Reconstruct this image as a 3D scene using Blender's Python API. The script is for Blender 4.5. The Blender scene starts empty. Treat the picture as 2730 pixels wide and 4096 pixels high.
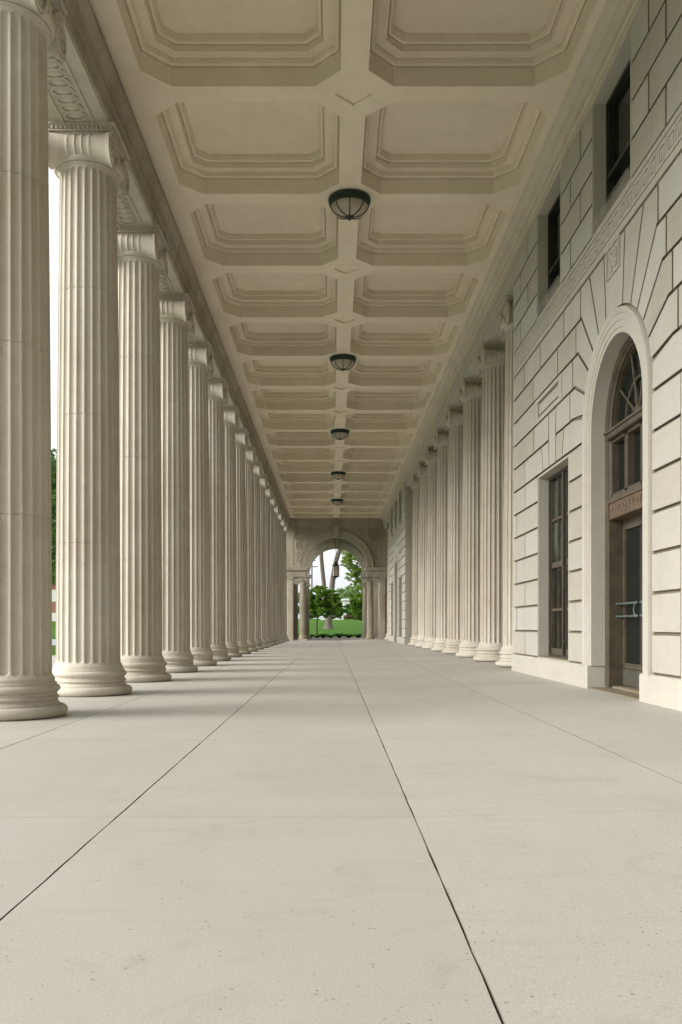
import bpy, bmesh, math, random
import numpy as np
from mathutils import Vector, Matrix
from mathutils.geometry import tessellate_polygon
random.seed(7); RNG = np.random.default_rng(11)
S = 2.8; PI = math.pi; R = math.radians
CAMZ = 0.857
TOP = 7.075; CEIL = 7.724
scn = bpy.context.scene
col = scn.collection

# ------------------------------------------------------------------ helpers
def fz(x):
    return 0.0 if x < .37 else (x-.37)*.029

class MB:
    def __init__(s): s.v = []; s.f = []; s.m = {}; s.cur = 0
    def add(s, vs, fs):
        if s.cur:
            for q in range(len(s.f),len(s.f)+len(fs)): s.m[q] = s.cur
        n = len(s.v); s.v += [tuple(p) for p in vs]; s.f += [tuple(i+n for i in f) for f in fs]
    def box(s, x0, x1, y0, y1, z0, z1, ch=0.0):
        if ch <= 0:
            s.add([(x0,y0,z0),(x1,y0,z0),(x1,y1,z0),(x0,y1,z0),(x0,y0,z1),(x1,y0,z1),(x1,y1,z1),(x0,y1,z1)],
                  [(0,3,2,1),(4,5,6,7),(0,1,5,4),(1,2,6,5),(2,3,7,6),(3,0,4,7)])
        else:
            c = ch; V = []
            for sx, X in ((-1,x0),(1,x1)):
                for sy, Y in ((-1,y0),(1,y1)):
                    for sz, Z in ((-1,z0),(1,z1)):
                        V += [(X,Y-sy*c,Z-sz*c),(X-sx*c,Y,Z-sz*c),(X-sx*c,Y-sy*c,Z)]
            bm = bmesh.new(); vv = [bm.verts.new(p) for p in V]
            r = bmesh.ops.convex_hull(bm, input=vv)
            bmesh.ops.dissolve_limit(bm, angle_limit=.01, verts=bm.verts[:], edges=bm.edges[:])
            bm.verts.index_update()
            s.add([v.co[:] for v in bm.verts], [[v.index for v in f.verts] for f in bm.faces]); bm.free()
    def lathe(s, prof, n=48, c=(0,0,0), cap=False, a0=0):
        vs = []; fs = []; m = len(prof)
        for i in range(n):
            a = 2*PI*i/n + a0
            for r, z in prof: vs.append((c[0]+r*math.cos(a), c[1]+r*math.sin(a), c[2]+z))
        for i in range(n):
            j = (i+1) % n
            for k in range(m-1): fs.append((i*m+k, j*m+k, j*m+k+1, i*m+k+1))
        if cap:
            fs.append([i*m for i in range(n)][::-1]); fs.append([i*m+m-1 for i in range(n)])
        s.add(vs, fs)
    def prof_y(s, prof, y0, y1, closed=True):     # extrude an (x,z) polygon along y
        n = len(prof); vs = [(x,y0,z) for x,z in prof]+[(x,y1,z) for x,z in prof]
        fs = [(i,(i+1)%n,n+(i+1)%n,n+i) for i in range(n)]
        s.add(vs, fs)
        for base, Y in ((0,y0),(n,y1)):
            t = tessellate_polygon([[Vector((x,z,0)) for x,z in prof]])
            s.add([(x,Y,z) for x,z in prof], t)
    def prism(s, poly, d0, d1, ax='x', ch=0.0):   # polygon in (a,z), extruded along ax from d0 (back) to d1 (front)
        P = (lambda d,a,z: (d,a,z)) if ax == 'x' else (lambda d,a,z: (a,d,z))
        n = len(poly)
        rings = [[P(d0,a,z) for a,z in poly]]
        if ch > 0:
            ins = offs(poly, ch)
            sg = 1 if d1 > d0 else -1
            rings.append([P(d1-sg*ch,a,z) for a,z in poly]); rings.append([P(d1,a,z) for a,z in ins]); front = ins
        else:
            rings.append([P(d1,a,z) for a,z in poly]); front = poly
        vs = sum(rings, []); fs = []
        for r in range(len(rings)-1):
            for i in range(n): fs.append((r*n+i, r*n+(i+1)%n, (r+1)*n+(i+1)%n, (r+1)*n+i))
        s.add(vs, fs)
        t = tessellate_polygon([[Vector((a,z,0)) for a,z in front]])
        s.add([P(d1,a,z) for a,z in front], t)
    def face_holes(s, outer, holes, d, ax='x'):
        P = (lambda d,a,z: (d,a,z)) if ax == 'x' else ((lambda d,a,z: (a,d,z)) if ax == 'y' else (lambda d,a,z:(a,z,d)))
        L = [[Vector((a,z,0)) for a,z in q] for q in [outer]+holes]
        t = tessellate_polygon(L)
        s.add([P(d,a,z) for q in [outer]+holes for a,z in q], t)
    def tube(s, pts, r, n=6, cap=True):
        pts = [Vector(p) for p in pts]; m = len(pts); vs = []; fs = []
        rr = r if isinstance(r,(list,tuple)) else [r]*m
        prev = None
        for i, p in enumerate(pts):
            t = (pts[min(i+1,m-1)]-pts[max(i-1,0)])
            if t.length < 1e-9: t = Vector((0,0,1))
            t.normalize()
            if prev is None:
                u = t.orthogonal().normalized()
            else:
                u = prev - t*prev.dot(t)
                u = u.normalized() if u.length > 1e-6 else t.orthogonal().normalized()
            prev = u; w = t.cross(u)
            for k in range(n):
                a = 2*PI*k/n; vs.append(p+(u*math.cos(a)+w*math.sin(a))*rr[i])
        for i in range(m-1):
            for k in range(n): fs.append((i*n+k, i*n+(k+1)%n, (i+1)*n+(k+1)%n, (i+1)*n+k))
        if cap: fs.append(list(range(n))[::-1]); fs.append([(m-1)*n+k for k in range(n)])
        s.add(vs, fs)
    def ell(s, c, rx, ry, rz, n=8, m=5):
        vs = [(c[0],c[1],c[2]-rz)]; fs = []
        for j in range(1,m):
            b = -PI/2+PI*j/m
            for i in range(n):
                a = 2*PI*i/n; vs.append((c[0]+rx*math.cos(b)*math.cos(a), c[1]+ry*math.cos(b)*math.sin(a), c[2]+rz*math.sin(b)))
        vs.append((c[0],c[1],c[2]+rz))
        for i in range(n): fs.append((0,1+(i+1)%n,1+i))
        for j in range(m-2):
            for i in range(n): a=1+j*n; fs.append((a+i,a+(i+1)%n,a+n+(i+1)%n,a+n+i))
        a = 1+(m-2)*n
        for i in range(n): fs.append((a+i,a+(i+1)%n,len(vs)-1))
        s.add(vs, fs)
    def sweep(s, path, prof, place):  # path: list of (a,z,na,nz) with outward normal; prof: list (d,depth)
        n = len(prof); vs = []; fs = []
        for a,z,na,nz in path:
            for d,dep in prof: vs.append(place(a+na*d, z+nz*d, dep))
        for i in range(len(path)-1):
            for k in range(n-1): fs.append((i*n+k,i*n+k+1,(i+1)*n+k+1,(i+1)*n+k))
        s.add(vs, fs)
        s.add(vs[:n], [list(range(n))]); s.add(vs[-n:], [list(range(n))])
    def build(s, name, m, parent=None, smooth=None, loc=None, fixn=True):
        me = bpy.data.meshes.new(name); me.from_pydata([tuple(p) for p in s.v], [], s.f); me.update()
        for q,c in s.m.items(): me.polygons[q].material_index = c
        bm = bmesh.new(); bm.from_mesh(me)
        if fixn:
            bmesh.ops.remove_doubles(bm, verts=bm.verts[:], dist=1e-5)
            bmesh.ops.recalc_face_normals(bm, faces=bm.faces[:])
        bm.to_mesh(me); bm.free()
        for mm in (m if isinstance(m,list) else [m]): me.materials.append(mm)
        if smooth is not None:
            me.polygons.foreach_set('use_smooth', [True]*len(me.polygons)); me.set_sharp_from_angle(angle=R(smooth))
        o = bpy.data.objects.new(name, me); col.objects.link(o)
        if parent: o.parent = parent
        if loc: o.location = loc
        return o

def offs(poly, d):                                # inset polygon by d (miter)
    n = len(poly); A = sum(poly[i][0]*poly[(i+1)%n][1]-poly[(i+1)%n][0]*poly[i][1] for i in range(n))
    sg = 1 if A > 0 else -1; out = []
    for i in range(n):
        p0, p1, p2 = poly[i-1], poly[i], poly[(i+1)%n]
        e1 = Vector((p1[0]-p0[0],p1[1]-p0[1])).normalized(); e2 = Vector((p2[0]-p1[0],p2[1]-p1[1])).normalized()
        n1 = Vector((-e1.y,e1.x))*sg; n2 = Vector((-e2.y,e2.x))*sg
        b = n1+n2; k = 1+n1.dot(n2)
        b = b/max(k,.3)
        out.append((p1[0]+b.x*d, p1[1]+b.y*d))
    return out

def tag(o, label=None, cat=None, group=None, kind=None):
    if label: o['label'] = label
    if cat: o['category'] = cat
    if group: o['group'] = group
    if kind: o['kind'] = kind
    return o
def empty(name, loc=(0,0,0), rz=0):
    o = bpy.data.objects.new(name, None); col.objects.link(o); o.location = loc; o.rotation_euler.z = rz
    o.empty_display_size = .3; return o
def copy_tree(o, parent=None):
    c = o.copy(); col.objects.link(c)
    if parent: c.parent = parent
    for ch in [x for x in col.objects if x.parent == o]: copy_tree(ch, c)
    return c

# ------------------------------------------------------------------ materials
def new_mat(name):
    m = bpy.data.materials.new(name); m.use_nodes = True; nt = m.node_tree
    return m, nt, nt.nodes, nt.links, nt.nodes['Principled BSDF']
def noise(N, L, src, scale, detail=4, rough=.55, dist=0):
    n = N.new('ShaderNodeTexNoise'); n.inputs['Scale'].default_value = scale; n.inputs['Detail'].default_value = detail
    n.inputs['Roughness'].default_value = rough; n.inputs['Distortion'].default_value = dist
    if src: L.new(src, n.inputs['Vector'])
    return n.outputs['Fac']
def ramp(N, L, f, a, b, ca=(0,0,0,1), cb=(1,1,1,1)):
    r = N.new('ShaderNodeValToRGB'); r.color_ramp.elements[0].position = a; r.color_ramp.elements[1].position = b
    r.color_ramp.elements[0].color = ca; r.color_ramp.elements[1].color = cb; L.new(f, r.inputs[0]); return r.outputs[0]
def mixc(N, L, fac, a, b, mode='MIX'):
    m = N.new('ShaderNodeMix'); m.data_type = 'RGBA'; m.blend_type = mode
    for i, v in ((0,fac),(6,a),(7,b)):
        if isinstance(v, (int,float)): m.inputs[i].default_value = v
        elif isinstance(v, tuple): m.inputs[i].default_value = v
        else: L.new(v, m.inputs[i])
    return m.outputs[2]
def c4(c): return (c[0],c[1],c[2],1)
def mapping(N, L, src, sc):
    m = N.new('ShaderNodeMapping'); m.inputs['Scale'].default_value = sc; L.new(src, m.inputs['Vector']); return m.outputs[0]

def stone(name, c, dark, stain=.5, streak=.0, spk=.25, bump=.25, rough=.85, grain=90, big=.45, streakc=(.2,.13,.07)):
    m, nt, N, L, b = new_mat(name)
    g = N.new('ShaderNodeNewGeometry').outputs['Position']
    f1 = ramp(N, L, noise(N,L,g,big,5,.6,.4), .38, .72)
    ml = N.new('ShaderNodeMath'); ml.operation='MULTIPLY'; L.new(f1, ml.inputs[0]); ml.inputs[1].default_value = stain
    base = mixc(N,L,ml.outputs[0],c4(c),c4(dark))
    f3 = ramp(N,L,noise(N,L,g,4.5,5,.65),.35,.75)
    m3 = N.new('ShaderNodeMath'); m3.operation='MULTIPLY'; L.new(f3,m3.inputs[0]); m3.inputs[1].default_value = .22*stain+.05
    base = mixc(N,L,m3.outputs[0],base,c4(tuple(x*.72 for x in dark)))
    if streak > 0:
        mp = mapping(N,L,g,(2.6,2.6,.30))
        f2 = ramp(N,L,noise(N,L,mp,1.0,6,.6,.3),.52,.78)
        m2 = N.new('ShaderNodeMath'); m2.operation='MULTIPLY'; L.new(f2,m2.inputs[0]); m2.inputs[1].default_value = streak
        base = mixc(N,L,m2.outputs[0],base,c4(streakc))
    fs = ramp(N,L,noise(N,L,g,grain,2,.6),.30,.60)
    ms = N.new('ShaderNodeMath'); ms.operation='MULTIPLY_ADD'; L.new(fs,ms.inputs[0]); ms.inputs[1].default_value = spk; ms.inputs[2].default_value = 1-spk
    mul = mixc(N,L,1.0,base,ms.outputs[0],'MULTIPLY')
    oi = N.new('ShaderNodeObjectInfo'); mr = N.new('ShaderNodeMapRange'); L.new(oi.outputs['Random'],mr.inputs['Value'])
    mr.inputs['To Min'].default_value = .93; mr.inputs['To Max'].default_value = 1.05
    mul = mixc(N,L,1.0,mul,mr.outputs[0],'MULTIPLY')
    L.new(mul, b.inputs['Base Color']); b.inputs['Roughness'].default_value = rough
    b.inputs['Specular IOR Level'].default_value = .3
    bp = N.new('ShaderNodeBump'); bp.inputs['Strength'].default_value = bump; bp.inputs['Distance'].default_value = .01
    hn = N.new('ShaderNodeMath'); hn.operation='ADD'; L.new(noise(N,L,g,grain*.5,4,.7),hn.inputs[0]); L.new(noise(N,L,g,7,3,.5),hn.inputs[1])
    L.new(hn.outputs[0], bp.inputs['Height']); L.new(bp.outputs[0], b.inputs['Normal'])
    return m

M = {}
M['lime'] = stone('limestone', (.60,.56,.47), (.44,.385,.29), .7, .38, .12, .06)
M['wall'] = stone('ashlar', (.525,.50,.43), (.45,.42,.345), .6, .10, .16, .25, big=.8)
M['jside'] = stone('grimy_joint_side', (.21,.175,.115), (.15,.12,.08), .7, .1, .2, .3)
M['wall2'] = stone('ashlar_warm', (.495,.465,.39), (.42,.385,.305), .6, .12, .18, .25, big=.9)
M['wall3'] = stone('ashlar_grey', (.54,.52,.46), (.475,.45,.385), .6, .08, .16, .25, big=.7)
M['groove'] = stone('ashlar_joint', (.24,.205,.14), (.17,.14,.09), .6, .1, .2, .3)
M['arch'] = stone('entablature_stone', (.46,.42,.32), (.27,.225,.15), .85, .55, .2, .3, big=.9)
M['plas'] = stone('ceiling_plaster', (.81,.73,.585), (.73,.64,.485), .9, 0, .10, .10, grain=120)
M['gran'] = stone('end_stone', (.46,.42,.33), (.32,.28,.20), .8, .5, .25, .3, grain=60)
M['conc'] = None
M['glass'], nt, N, L, b = new_mat('dark_glass')
b.inputs['Base Color'].default_value = (.012,.014,.012,1); b.inputs['Roughness'].default_value = .06
M['glassg'], nt, N, L, b = new_mat('green_glass')
g = N.new('ShaderNodeNewGeometry').outputs['Position']
L.new(ramp(N,L,noise(N,L,g,1.7,3),.4,.6,(.03,.04,.03,1),(.11,.135,.10,1)), b.inputs['Base Color']); b.inputs['Roughness'].default_value = .12
def paint(name, c, c2, rough=.5, metal=0, sc=6, a=.4, bb=.65):
    m, nt, N, L, b = new_mat(name)
    g = N.new('ShaderNodeNewGeometry').outputs['Position']
    L.new(ramp(N,L,noise(N,L,g,sc,6,.65),a,bb,c4(c),c4(c2)), b.inputs['Base Color'])
    b.inputs['Roughness'].default_value = rough; b.inputs['Metallic'].default_value = metal
    bp = N.new('ShaderNodeBump'); bp.inputs['Strength'].default_value = .15; L.new(noise(N,L,g,sc*6,3), bp.inputs['Height']); L.new(bp.outputs[0], b.inputs['Normal'])
    return m
M['bronze'] = paint('bronze_frame', (.03,.026,.018), (.06,.05,.034), .55)
M['bronzel'] = paint('bronze_light', (.095,.078,.05), (.06,.048,.031), .5)
M['rust'] = paint('bronze_rusty', (.14,.088,.05), (.09,.062,.038), .55)
M['kick'] = paint('kick_plate', (.10,.095,.07), (.06,.057,.043), .5, .1)
M['verd'] = paint('verdigris', (.13,.16,.135), (.07,.095,.08), .5, .2, 20)
M['blackm'] = paint('black_bronze', (.012,.016,.011), (.03,.035,.022), .5, .2, 14)
M['greenm'] = paint('patina_rim', (.008,.018,.011), (.018,.045,.027), .55, .1, 16)
M['bowl'] = paint('bowl_glass', (.42,.37,.29), (.33,.28,.21), .3, 0, 4)
M['spike'] = paint('steel_wire', (.30,.28,.23), (.2,.18,.14), .5, .3)

def concrete(k=1.0,nm='concrete_paving'):
    m, nt, N, L, b = new_mat(nm)
    g = N.new('ShaderNodeNewGeometry').outputs['Position']
    base = mixc(N,L,ramp(N,L,noise(N,L,g,.55,6,.6,.5),.35,.7),(.485*k,.468*k,.418*k,1),(.435*k,.414*k,.36*k,1))
    base = mixc(N,L,ramp(N,L,noise(N,L,g,2.6,6,.7,1.0),.55,.82),base,(.37,.345,.285,1))
    st = mapping(N,L,g,(.9,7,1))
    base = mixc(N,L,ramp(N,L,noise(N,L,st,1.2,5,.6),.55,.9),base,(.40,.38,.325,1))
    # pits and dark aggregate specks
    v = N.new('ShaderNodeTexVoronoi'); v.inputs['Scale'].default_value = 27; v.inputs['Randomness'].default_value = 1; L.new(g, v.inputs['Vector'])
    sp = ramp(N,L,v.outputs['Distance'],.08,.16,(1,1,1,1),(0,0,0,1))
    msk = ramp(N,L,noise(N,L,g,6,2),.42,.6)
    mm = N.new('ShaderNodeMath'); mm.operation='MULTIPLY'; L.new(sp,mm.inputs[0]); L.new(msk,mm.inputs[1])
    m2 = N.new('ShaderNodeMath'); m2.operation='MULTIPLY'; L.new(mm.outputs[0],m2.inputs[0]); m2.inputs[1].default_value=.85
    base = mixc(N,L,m2.outputs[0],base,(.22,.19,.15,1))
    fg = ramp(N,L,noise(N,L,g,150,3,.7),.3,.62,(.80,.79,.77,1),(1.03,1.03,1.03,1))
    base = mixc(N,L,1.0,base,fg,'MULTIPLY')
    L.new(base,b.inputs['Base Color'])
    L.new(ramp(N,L,noise(N,L,g,1.1,4),.3,.7,(.55,.55,.55,1),(.75,.75,.75,1)), b.inputs['Roughness'])
    b.inputs['Specular IOR Level'].default_value = .35
    bp = N.new('ShaderNodeBump'); bp.inputs['Strength'].default_value = .15; bp.inputs['Distance'].default_value = .004
    L.new(noise(N,L,g,110,4,.7), bp.inputs['Height']); L.new(bp.outputs[0], b.inputs['Normal'])
    return m
M['conc'] = [concrete(),concrete(.965,'concrete_dull'),concrete(1.03,'concrete_pale')]
M['joint'] = paint('joint_dirt', (.11,.092,.062), (.20,.17,.125), .9, 0, 9)
M['curb'] = stone('curb_stone', (.62,.60,.55), (.5,.48,.42), .5, 0, .2, .3)
def grassm():
    m, nt, N, L, b = new_mat('grass')
    g = N.new('ShaderNodeNewGeometry').outputs['Position']
    mp = mapping(N,L,g,(.25,.9,1))
    base = mixc(N,L,ramp(N,L,noise(N,L,mp,1.2,6,.7),.3,.75),(.035,.10,.008,1),(.14,.24,.025,1))
    base = mixc(N,L,ramp(N,L,noise(N,L,g,14,4,.8),.35,.7),base,(.025,.10,.010,1))
    L.new(base,b.inputs['Base Color']); b.inputs['Roughness'].default_value=.9; b.inputs['Specular IOR Level'].default_value=.1
    bp = N.new('ShaderNodeBump'); bp.inputs['Strength'].default_value=.8; bp.inputs['Distance'].default_value=.05; L.new(noise(N,L,g,25,4,.8),bp.inputs['Height']); L.new(bp.outputs[0],b.inputs['Normal'])
    return m
M['grass'] = grassm()
def leafm(name, a, bcol, tr=.35):
    m, nt, N, L, b = new_mat(name)
    g = N.new('ShaderNodeNewGeometry').outputs['Position']
    cc = ramp(N,L,noise(N,L,g,2.2,5,.8),.3,.72,c4(a),c4(bcol))
    L.new(cc,b.inputs['Base Color']); b.inputs['Roughness'].default_value=.6; b.inputs['Specular IOR Level'].default_value=.2
    t = N.new('ShaderNodeBsdfTranslucent'); L.new(cc,t.inputs['Color'])
    mx = N.new('ShaderNodeMixShader'); mx.inputs[0].default_value=tr
    out = [n for n in N if n.type=='OUTPUT_MATERIAL'][0]
    L.new(b.outputs[0],mx.inputs[1]); L.new(t.outputs[0],mx.inputs[2]); L.new(mx.outputs[0],out.inputs['Surface'])
    return m
M['leafd'] = leafm('leaf_dark', (.025,.085,.008), (.26,.42,.05))
M['leafm'] = leafm('leaf_mid', (.04,.11,.02), (.11,.21,.045))
M['leafy'] = leafm('leaf_yellow', (.12,.22,.02), (.32,.42,.08), .5)
M['leafp'] = leafm('leaf_hazed', (.14,.23,.08), (.30,.40,.17), .3)  # distance haze put into the leaf colour of the far trees
M['hosta'] = leafm('hosta_leaf', (.03,.10,.015), (.09,.21,.04), .25)
M['bark'] = stone('bark', (.17,.145,.115), (.08,.066,.05), .8, .5, .3, .9, grain=30, big=3)
M['barkd'] = stone('bark_dark', (.07,.055,.04), (.04,.03,.022), .8, 0, .3, .9, grain=30, big=3)
M['mulch'] = paint('mulch', (.06,.035,.022), (.11,.065,.04), .95, 0, 18)
M['hedge'] = leafm('hedge_red', (.10,.05,.035), (.15,.10,.05), .1)
M['white'] = stone('white_render', (.70,.69,.66), (.6,.59,.56), .5, 0, .1, .1)
M['asph'] = stone('pale_road', (.42,.42,.41), (.35,.35,.34), .5, 0, .2, .2)
M['brick'] = paint('brick_house', (.25,.11,.07), (.34,.17,.11), .9, 0, 30)

# ------------------------------------------------------------------ ground and floor
def groundz(x, y):
    z = -.06
    if y > 66: z += .037*(min(y,122)-66) + .006*max(0,min(y,300)-122) + .012*max(-6,min(x,10))*min(1,(y-66)/40)
    return z
gb = MB()
xs = list(range(-240,-40,25))+[-40,-30,-24,-20,-16,-12,-9,-6,-4,-2,0,2,4,6,8,10,14,20,30,40]+list(range(60,250,30))
ys = list(range(-100,60,20))+[60,64,66,68,72,76,80,86,92,98,104,110,116,122,130,140,160,200,260,340,500]
for y in ys:
    for x in xs: gb.v.append((x,y,groundz(x,y)))
nx = len(xs)
for j in range(len(ys)-1):
    for i in range(nx-1): gb.f.append((j*nx+i,j*nx+i+1,(j+1)*nx+i+1,(j+1)*nx+i))
gb.build('lawn', M['grass'], smooth=60); tag(bpy.data.objects['lawn'], kind='structure')

fl = MB()
YE = 23.15*S
def slab(x0,x1,y0,y1,gx0,gx1,gy,jit):
    n = max(2,int((y1-y0)/.16)); rows = []
    c = .0015
    for i in range(n+1):
        y = y0+gy/2+(y1-y0-gy)*i/n
        j0 = random.uniform(-jit,jit); j1 = random.uniform(-jit,jit)
        a = x0+gx0/2+j0; b = x1-gx1/2+j1
        rows.append([(a,y,fz(a)-.03),(a,y,fz(a)-c),(a+c,y,fz(a)),(b-c,y,fz(b)),(b,y,fz(b)-c),(b,y,fz(b)-.03)])
    vs = sum(rows,[]); fs = []
    base_n = len(fl.f); side = []
    for i in range(n):
        for k in range(5):
            if k != 2: side.append(base_n+len(fs))
            fs.append((i*6+k,i*6+k+1,(i+1)*6+k+1,(i+1)*6+k))
    fs.append(tuple(range(6))); fs.append(tuple(n*6+k for k in range(6)))
    fl.add(vs,fs)
    for q in side: fl.m[q] = 3
lines = [-8.0,-6.1,-4.0,-2.33,-.97,.37,1.82,3.45,5.7]
for a in range(len(lines)-1):
    x0,x1 = lines[a],lines[a+1]
    ph = 1.425 if (x0 >= -2.4) else 1.68
    k = -3
    while True:
        y0 = (ph+k)*S; y1 = y0+S
        if y0 >= YE-.05: break
        y1 = min(y1,YE)
        main = x0 >= -2.4
        fl.cur = random.choice([0,0,1,2])
        slab(x0,x1,y0,y1,.0045 if x0>-2.4 else .004,.0045 if x1>-2.4 and x1<2 else .004,.005,.0018 if main else .001)
        k += 1
tag(fl.build('floor', M['conc']+[M['joint']], fixn=False), kind='structure')
fb = MB()
fb.add([(-8,-5,-.014),(.37,-5,-.014),(5.7,-5,fz(5.7)-.014),(-8,YE,-.014),(.37,YE,-.014),(5.7,YE,fz(5.7)-.014)],[(0,1,4,3),(1,2,5,4)])
tag(fb.build('floor_bed', M['joint']), kind='structure')
kb = MB()
kb.box(-8.22,-8.003,-6,YE+.3,-.2,.012,.012); kb.box(-8.0,5.8,YE+.004,YE+.28,-.2,.010,.012)
tag(kb.build('curb', M['curb']), kind='structure')
rd = MB(); rd.box(-21,-13.4,-90,64,-.2,-.03)
tag(rd.build('road', M['asph']), kind='structure')
mu = MB()
mu.add([(-3.2,YE+.28,-.02),(4.6,YE+.28,-.02),(4.6,68.6,.06),(-3.2,68.6,.06)],[(0,1,2,3)])
mo = mu.build('mulch_bed', M['mulch']); tag(mo, kind='structure')

# ------------------------------------------------------------------ the column
RB, RT, H = .40, .352, TOP
FLB, FLT = .40, 6.56      # flute range
def shaft_r(z):
    t = (z-.36)/(6.6-.36); return RB-(RB-RT)*(t**1.7)
def make_shaft():
    mb = MB(); nf = 24; half = PI/nf*.86
    ts = [-1,-.93,-.8,-.6,-.35,0,.35,.6,.8,.93]   # flute samples (t=1 closes the fillet)
    angs = []
    for k in range(nf):
        a0 = 2*PI*k/nf
        for t in ts: angs.append((a0+t*half, t))
        angs.append((a0+half, 1.0))
    zs = [.36]
    rf = RB*half
    for q in (0,.06,.2,.4,.65,1.0): zs.append(FLB+rf*q)
    zs += [.8,1.3]
    for j in (1.90,3.50,5.07): zs += [j-.006,j-.004,j+.004,j+.006]
    zs += [2.4,2.95,4.0,4.5,5.6,6.1]
    rt = RT*half
    for q in (1.0,.65,.4,.2,.06,0): zs.append(FLT-rt*q)
    zs += [6.60]
    zs = sorted(zs); n = len(angs)
    for z in zs:
        r0 = shaft_r(z)
        for j in (1.90,3.50,5.07):
            if abs(z-j) < .005: r0 -= .007
        r0 += .028*max(0,1-(z-.36)/.07)**2 + .022*max(0,1-(6.60-z)/.06)**2
        for a,t in angs:
            e = 0
            hw = r0*half
            d = min(z-FLB, FLT-z)
            if d <= 0: dep = 0
            else:
                if d < hw: e = (hw-d)/hw
                q = t*t+e*e
                dep = .029*math.sqrt(max(0,1-q))
            mb.v.append(((r0-dep)*math.cos(a),(r0-dep)*math.sin(a),z))
    for j in range(len(zs)-1):
        for i in range(n):
            k = (i+1)%n; mb.f.append((j*n+i,j*n+k,(j+1)*n+k,(j+1)*n+i))
    return mb
def arc(cx,cz,r,a0,a1,n=8,rx=None):
    rx = rx or r
    return [(cx+rx*math.cos(R(a0+(a1-a0)*i/n)), cz+r*math.sin(R(a0+(a1-a0)*i/n))) for i in range(n+1)]
base_prof = [(.2,0),(.50,0)]+arc(.495,.056,.054,-80,85,9)+[(.478,.112),(.478,.124)]+arc(.478,.143,.017,-90,-180,3)[1:]+arc(.462,.150,.015,180,100,3)[1:]\
  +[(.462,.168)]+arc(.455,.184,.015,-70,70,5)+[(.452,.202)]+arc(.462,.215,.014,-130,-230,4)+[(.450,.234)]+arc(.445,.268,.034,-75,80,8)+[(.446,.306),(.446,.324)]\
  +[(.432,.328),(.428,.345),(.428,.365),(.3,.368)]
ech_prof = [(.25,6.585),(.376,6.592)]+arc(.374,6.612,.016,-70,70,5)+[(.368,6.630)]+arc(.372,6.672,.064,-65,0,6)+[(.436,6.685),(.42,6.705),(.25,6.73)]
def make_bolster(sy):
    mb = MB(); cz = 6.765; cy = sy*.335; X = .395; n = 28
    xs_ = [-X]+[-X+2*X*i/40 for i in range(41)]+[X]
    prof = []
    for x in [-X+2*X*i/56 for i in range(57)]:
        r = .150+.055*(abs(x)/X)**2.4
        for c in (-.135,-.045,.045,.135): r += .014*max(0,1-abs(x-c)/.016)
        if abs(x) > X-.03: r += .008
        prof.append((x,r))
    vs = []; fs = []; m = len(prof)
    for i in range(n):
        a = 2*PI*i/n
        for x,r in prof: vs.append((x, cy+r*math.cos(a), 6.79-.025*(x/X)**2+r*math.sin(a)))
    for i in range(n):
        j=(i+1)%n
        for k in range(m-1): fs.append((i*m+k,j*m+k,j*m+k+1,i*m+k+1))
    fs.append([i*m for i in range(n)]); fs.append([i*m+m-1 for i in range(n)])
    mb.add(vs,fs)
    for sx in (-1,1):
        pts = []
        for i in range(56):
            t = i/55; r = .198*(1-t)**.8+.018*t; a = R(90)-sy*sx*2*PI*2.4*t*(1 if sx>0 else 1)
            a = R(90)+sy*2*PI*2.4*t
            pts.append((sx*(X+.004), cy+r*math.cos(a), cz+r*math.sin(a)))
        mb.tube(pts,[.017*(1-.6*i/55) for i in range(56)],6)
        mb.ell((sx*(X+.004),cy,cz),.02,.03,.03)
    return mb
def make_capital():
    mb = MB(); mb.lathe(ech_prof,48)
    mb.box(-.34,.34,-.38,.38,6.80,6.975)
    for sx in (-1,1):                                  # canalis band joining the volutes, with its rim
        mb.box(min(sx*.34,sx*.372),max(sx*.34,sx*.372),-.33,.33,6.80,6.975)
        mb.tube([(sx*.38,-.33,6.955),(sx*.38,.33,6.955)],.014,6)
        mb.tube([(sx*.38,-.24,6.83),(sx*.385,0,6.80),(sx*.38,.24,6.83)],.012,6)
        for k in range(5):
            y = -.16+.08*k; mb.ell((sx*.415,y,6.715),.028,.026,.048,8,6)
            mb.tube([(sx*.42,y+.04,6.75),(sx*.415,y+.04,6.67)],[.007,.003],5)
        for sy in (-1,1):                              # palmette leaves filling the corner
            for q in range(3):
                mb.tube([(sx*.39,sy*.20,6.80),(sx*.42,sy*(.17-.03*q),6.76-.01*q),(sx*.41,sy*(.13-.045*q),6.70)],[.006,.013,.004],5)
    for k in range(28):                                # eggs around the echinus
        a = 2*PI*(k+.5)/28; mb.ell((  .418*math.cos(a),.418*math.sin(a),6.662),.016,.016,.03,6,5)
    return mb
def make_abacus():
    mb = MB(); pr = [(.415,6.972),(.415,6.985),(.40,6.992),(.405,7.02),(.425,7.045),(.44,7.05),(.44,TOP-.003)]
    vs = []; fs = []; m = len(pr)
    for sx,sy in ((-1,-1),(1,-1),(1,1),(-1,1)):
        for r,z in pr: vs.append((sx*r,sy*r,z))
    for i in range(4):
        j=(i+1)%4
        for k in range(m-1): fs.append((i*m+k,j*m+k,j*m+k+1,i*m+k+1))
    fs.append([0,m,2*m,3*m]); fs.append([m-1,2*m-1,3*m-1,4*m-1]); mb.add(vs,fs)
    for s_ in range(4):
        a = s_*PI/2; ca,sa = math.cos(a),math.sin(a)
        for k in range(15):
            t = -.385+.055*k; x,y = .418,t
            mb.ell((x*ca-y*sa,x*sa+y*ca,7.015),.014 if s_%2==0 else .018,.018 if s_%2==0 else .014,.026,6,4)
    return mb
ORD = ['first','second','third','fourth','fifth','sixth','seventh','eighth','ninth','tenth','eleventh','twelfth','thirteenth','fourteenth','fifteenth','sixteenth','seventeenth']
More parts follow.
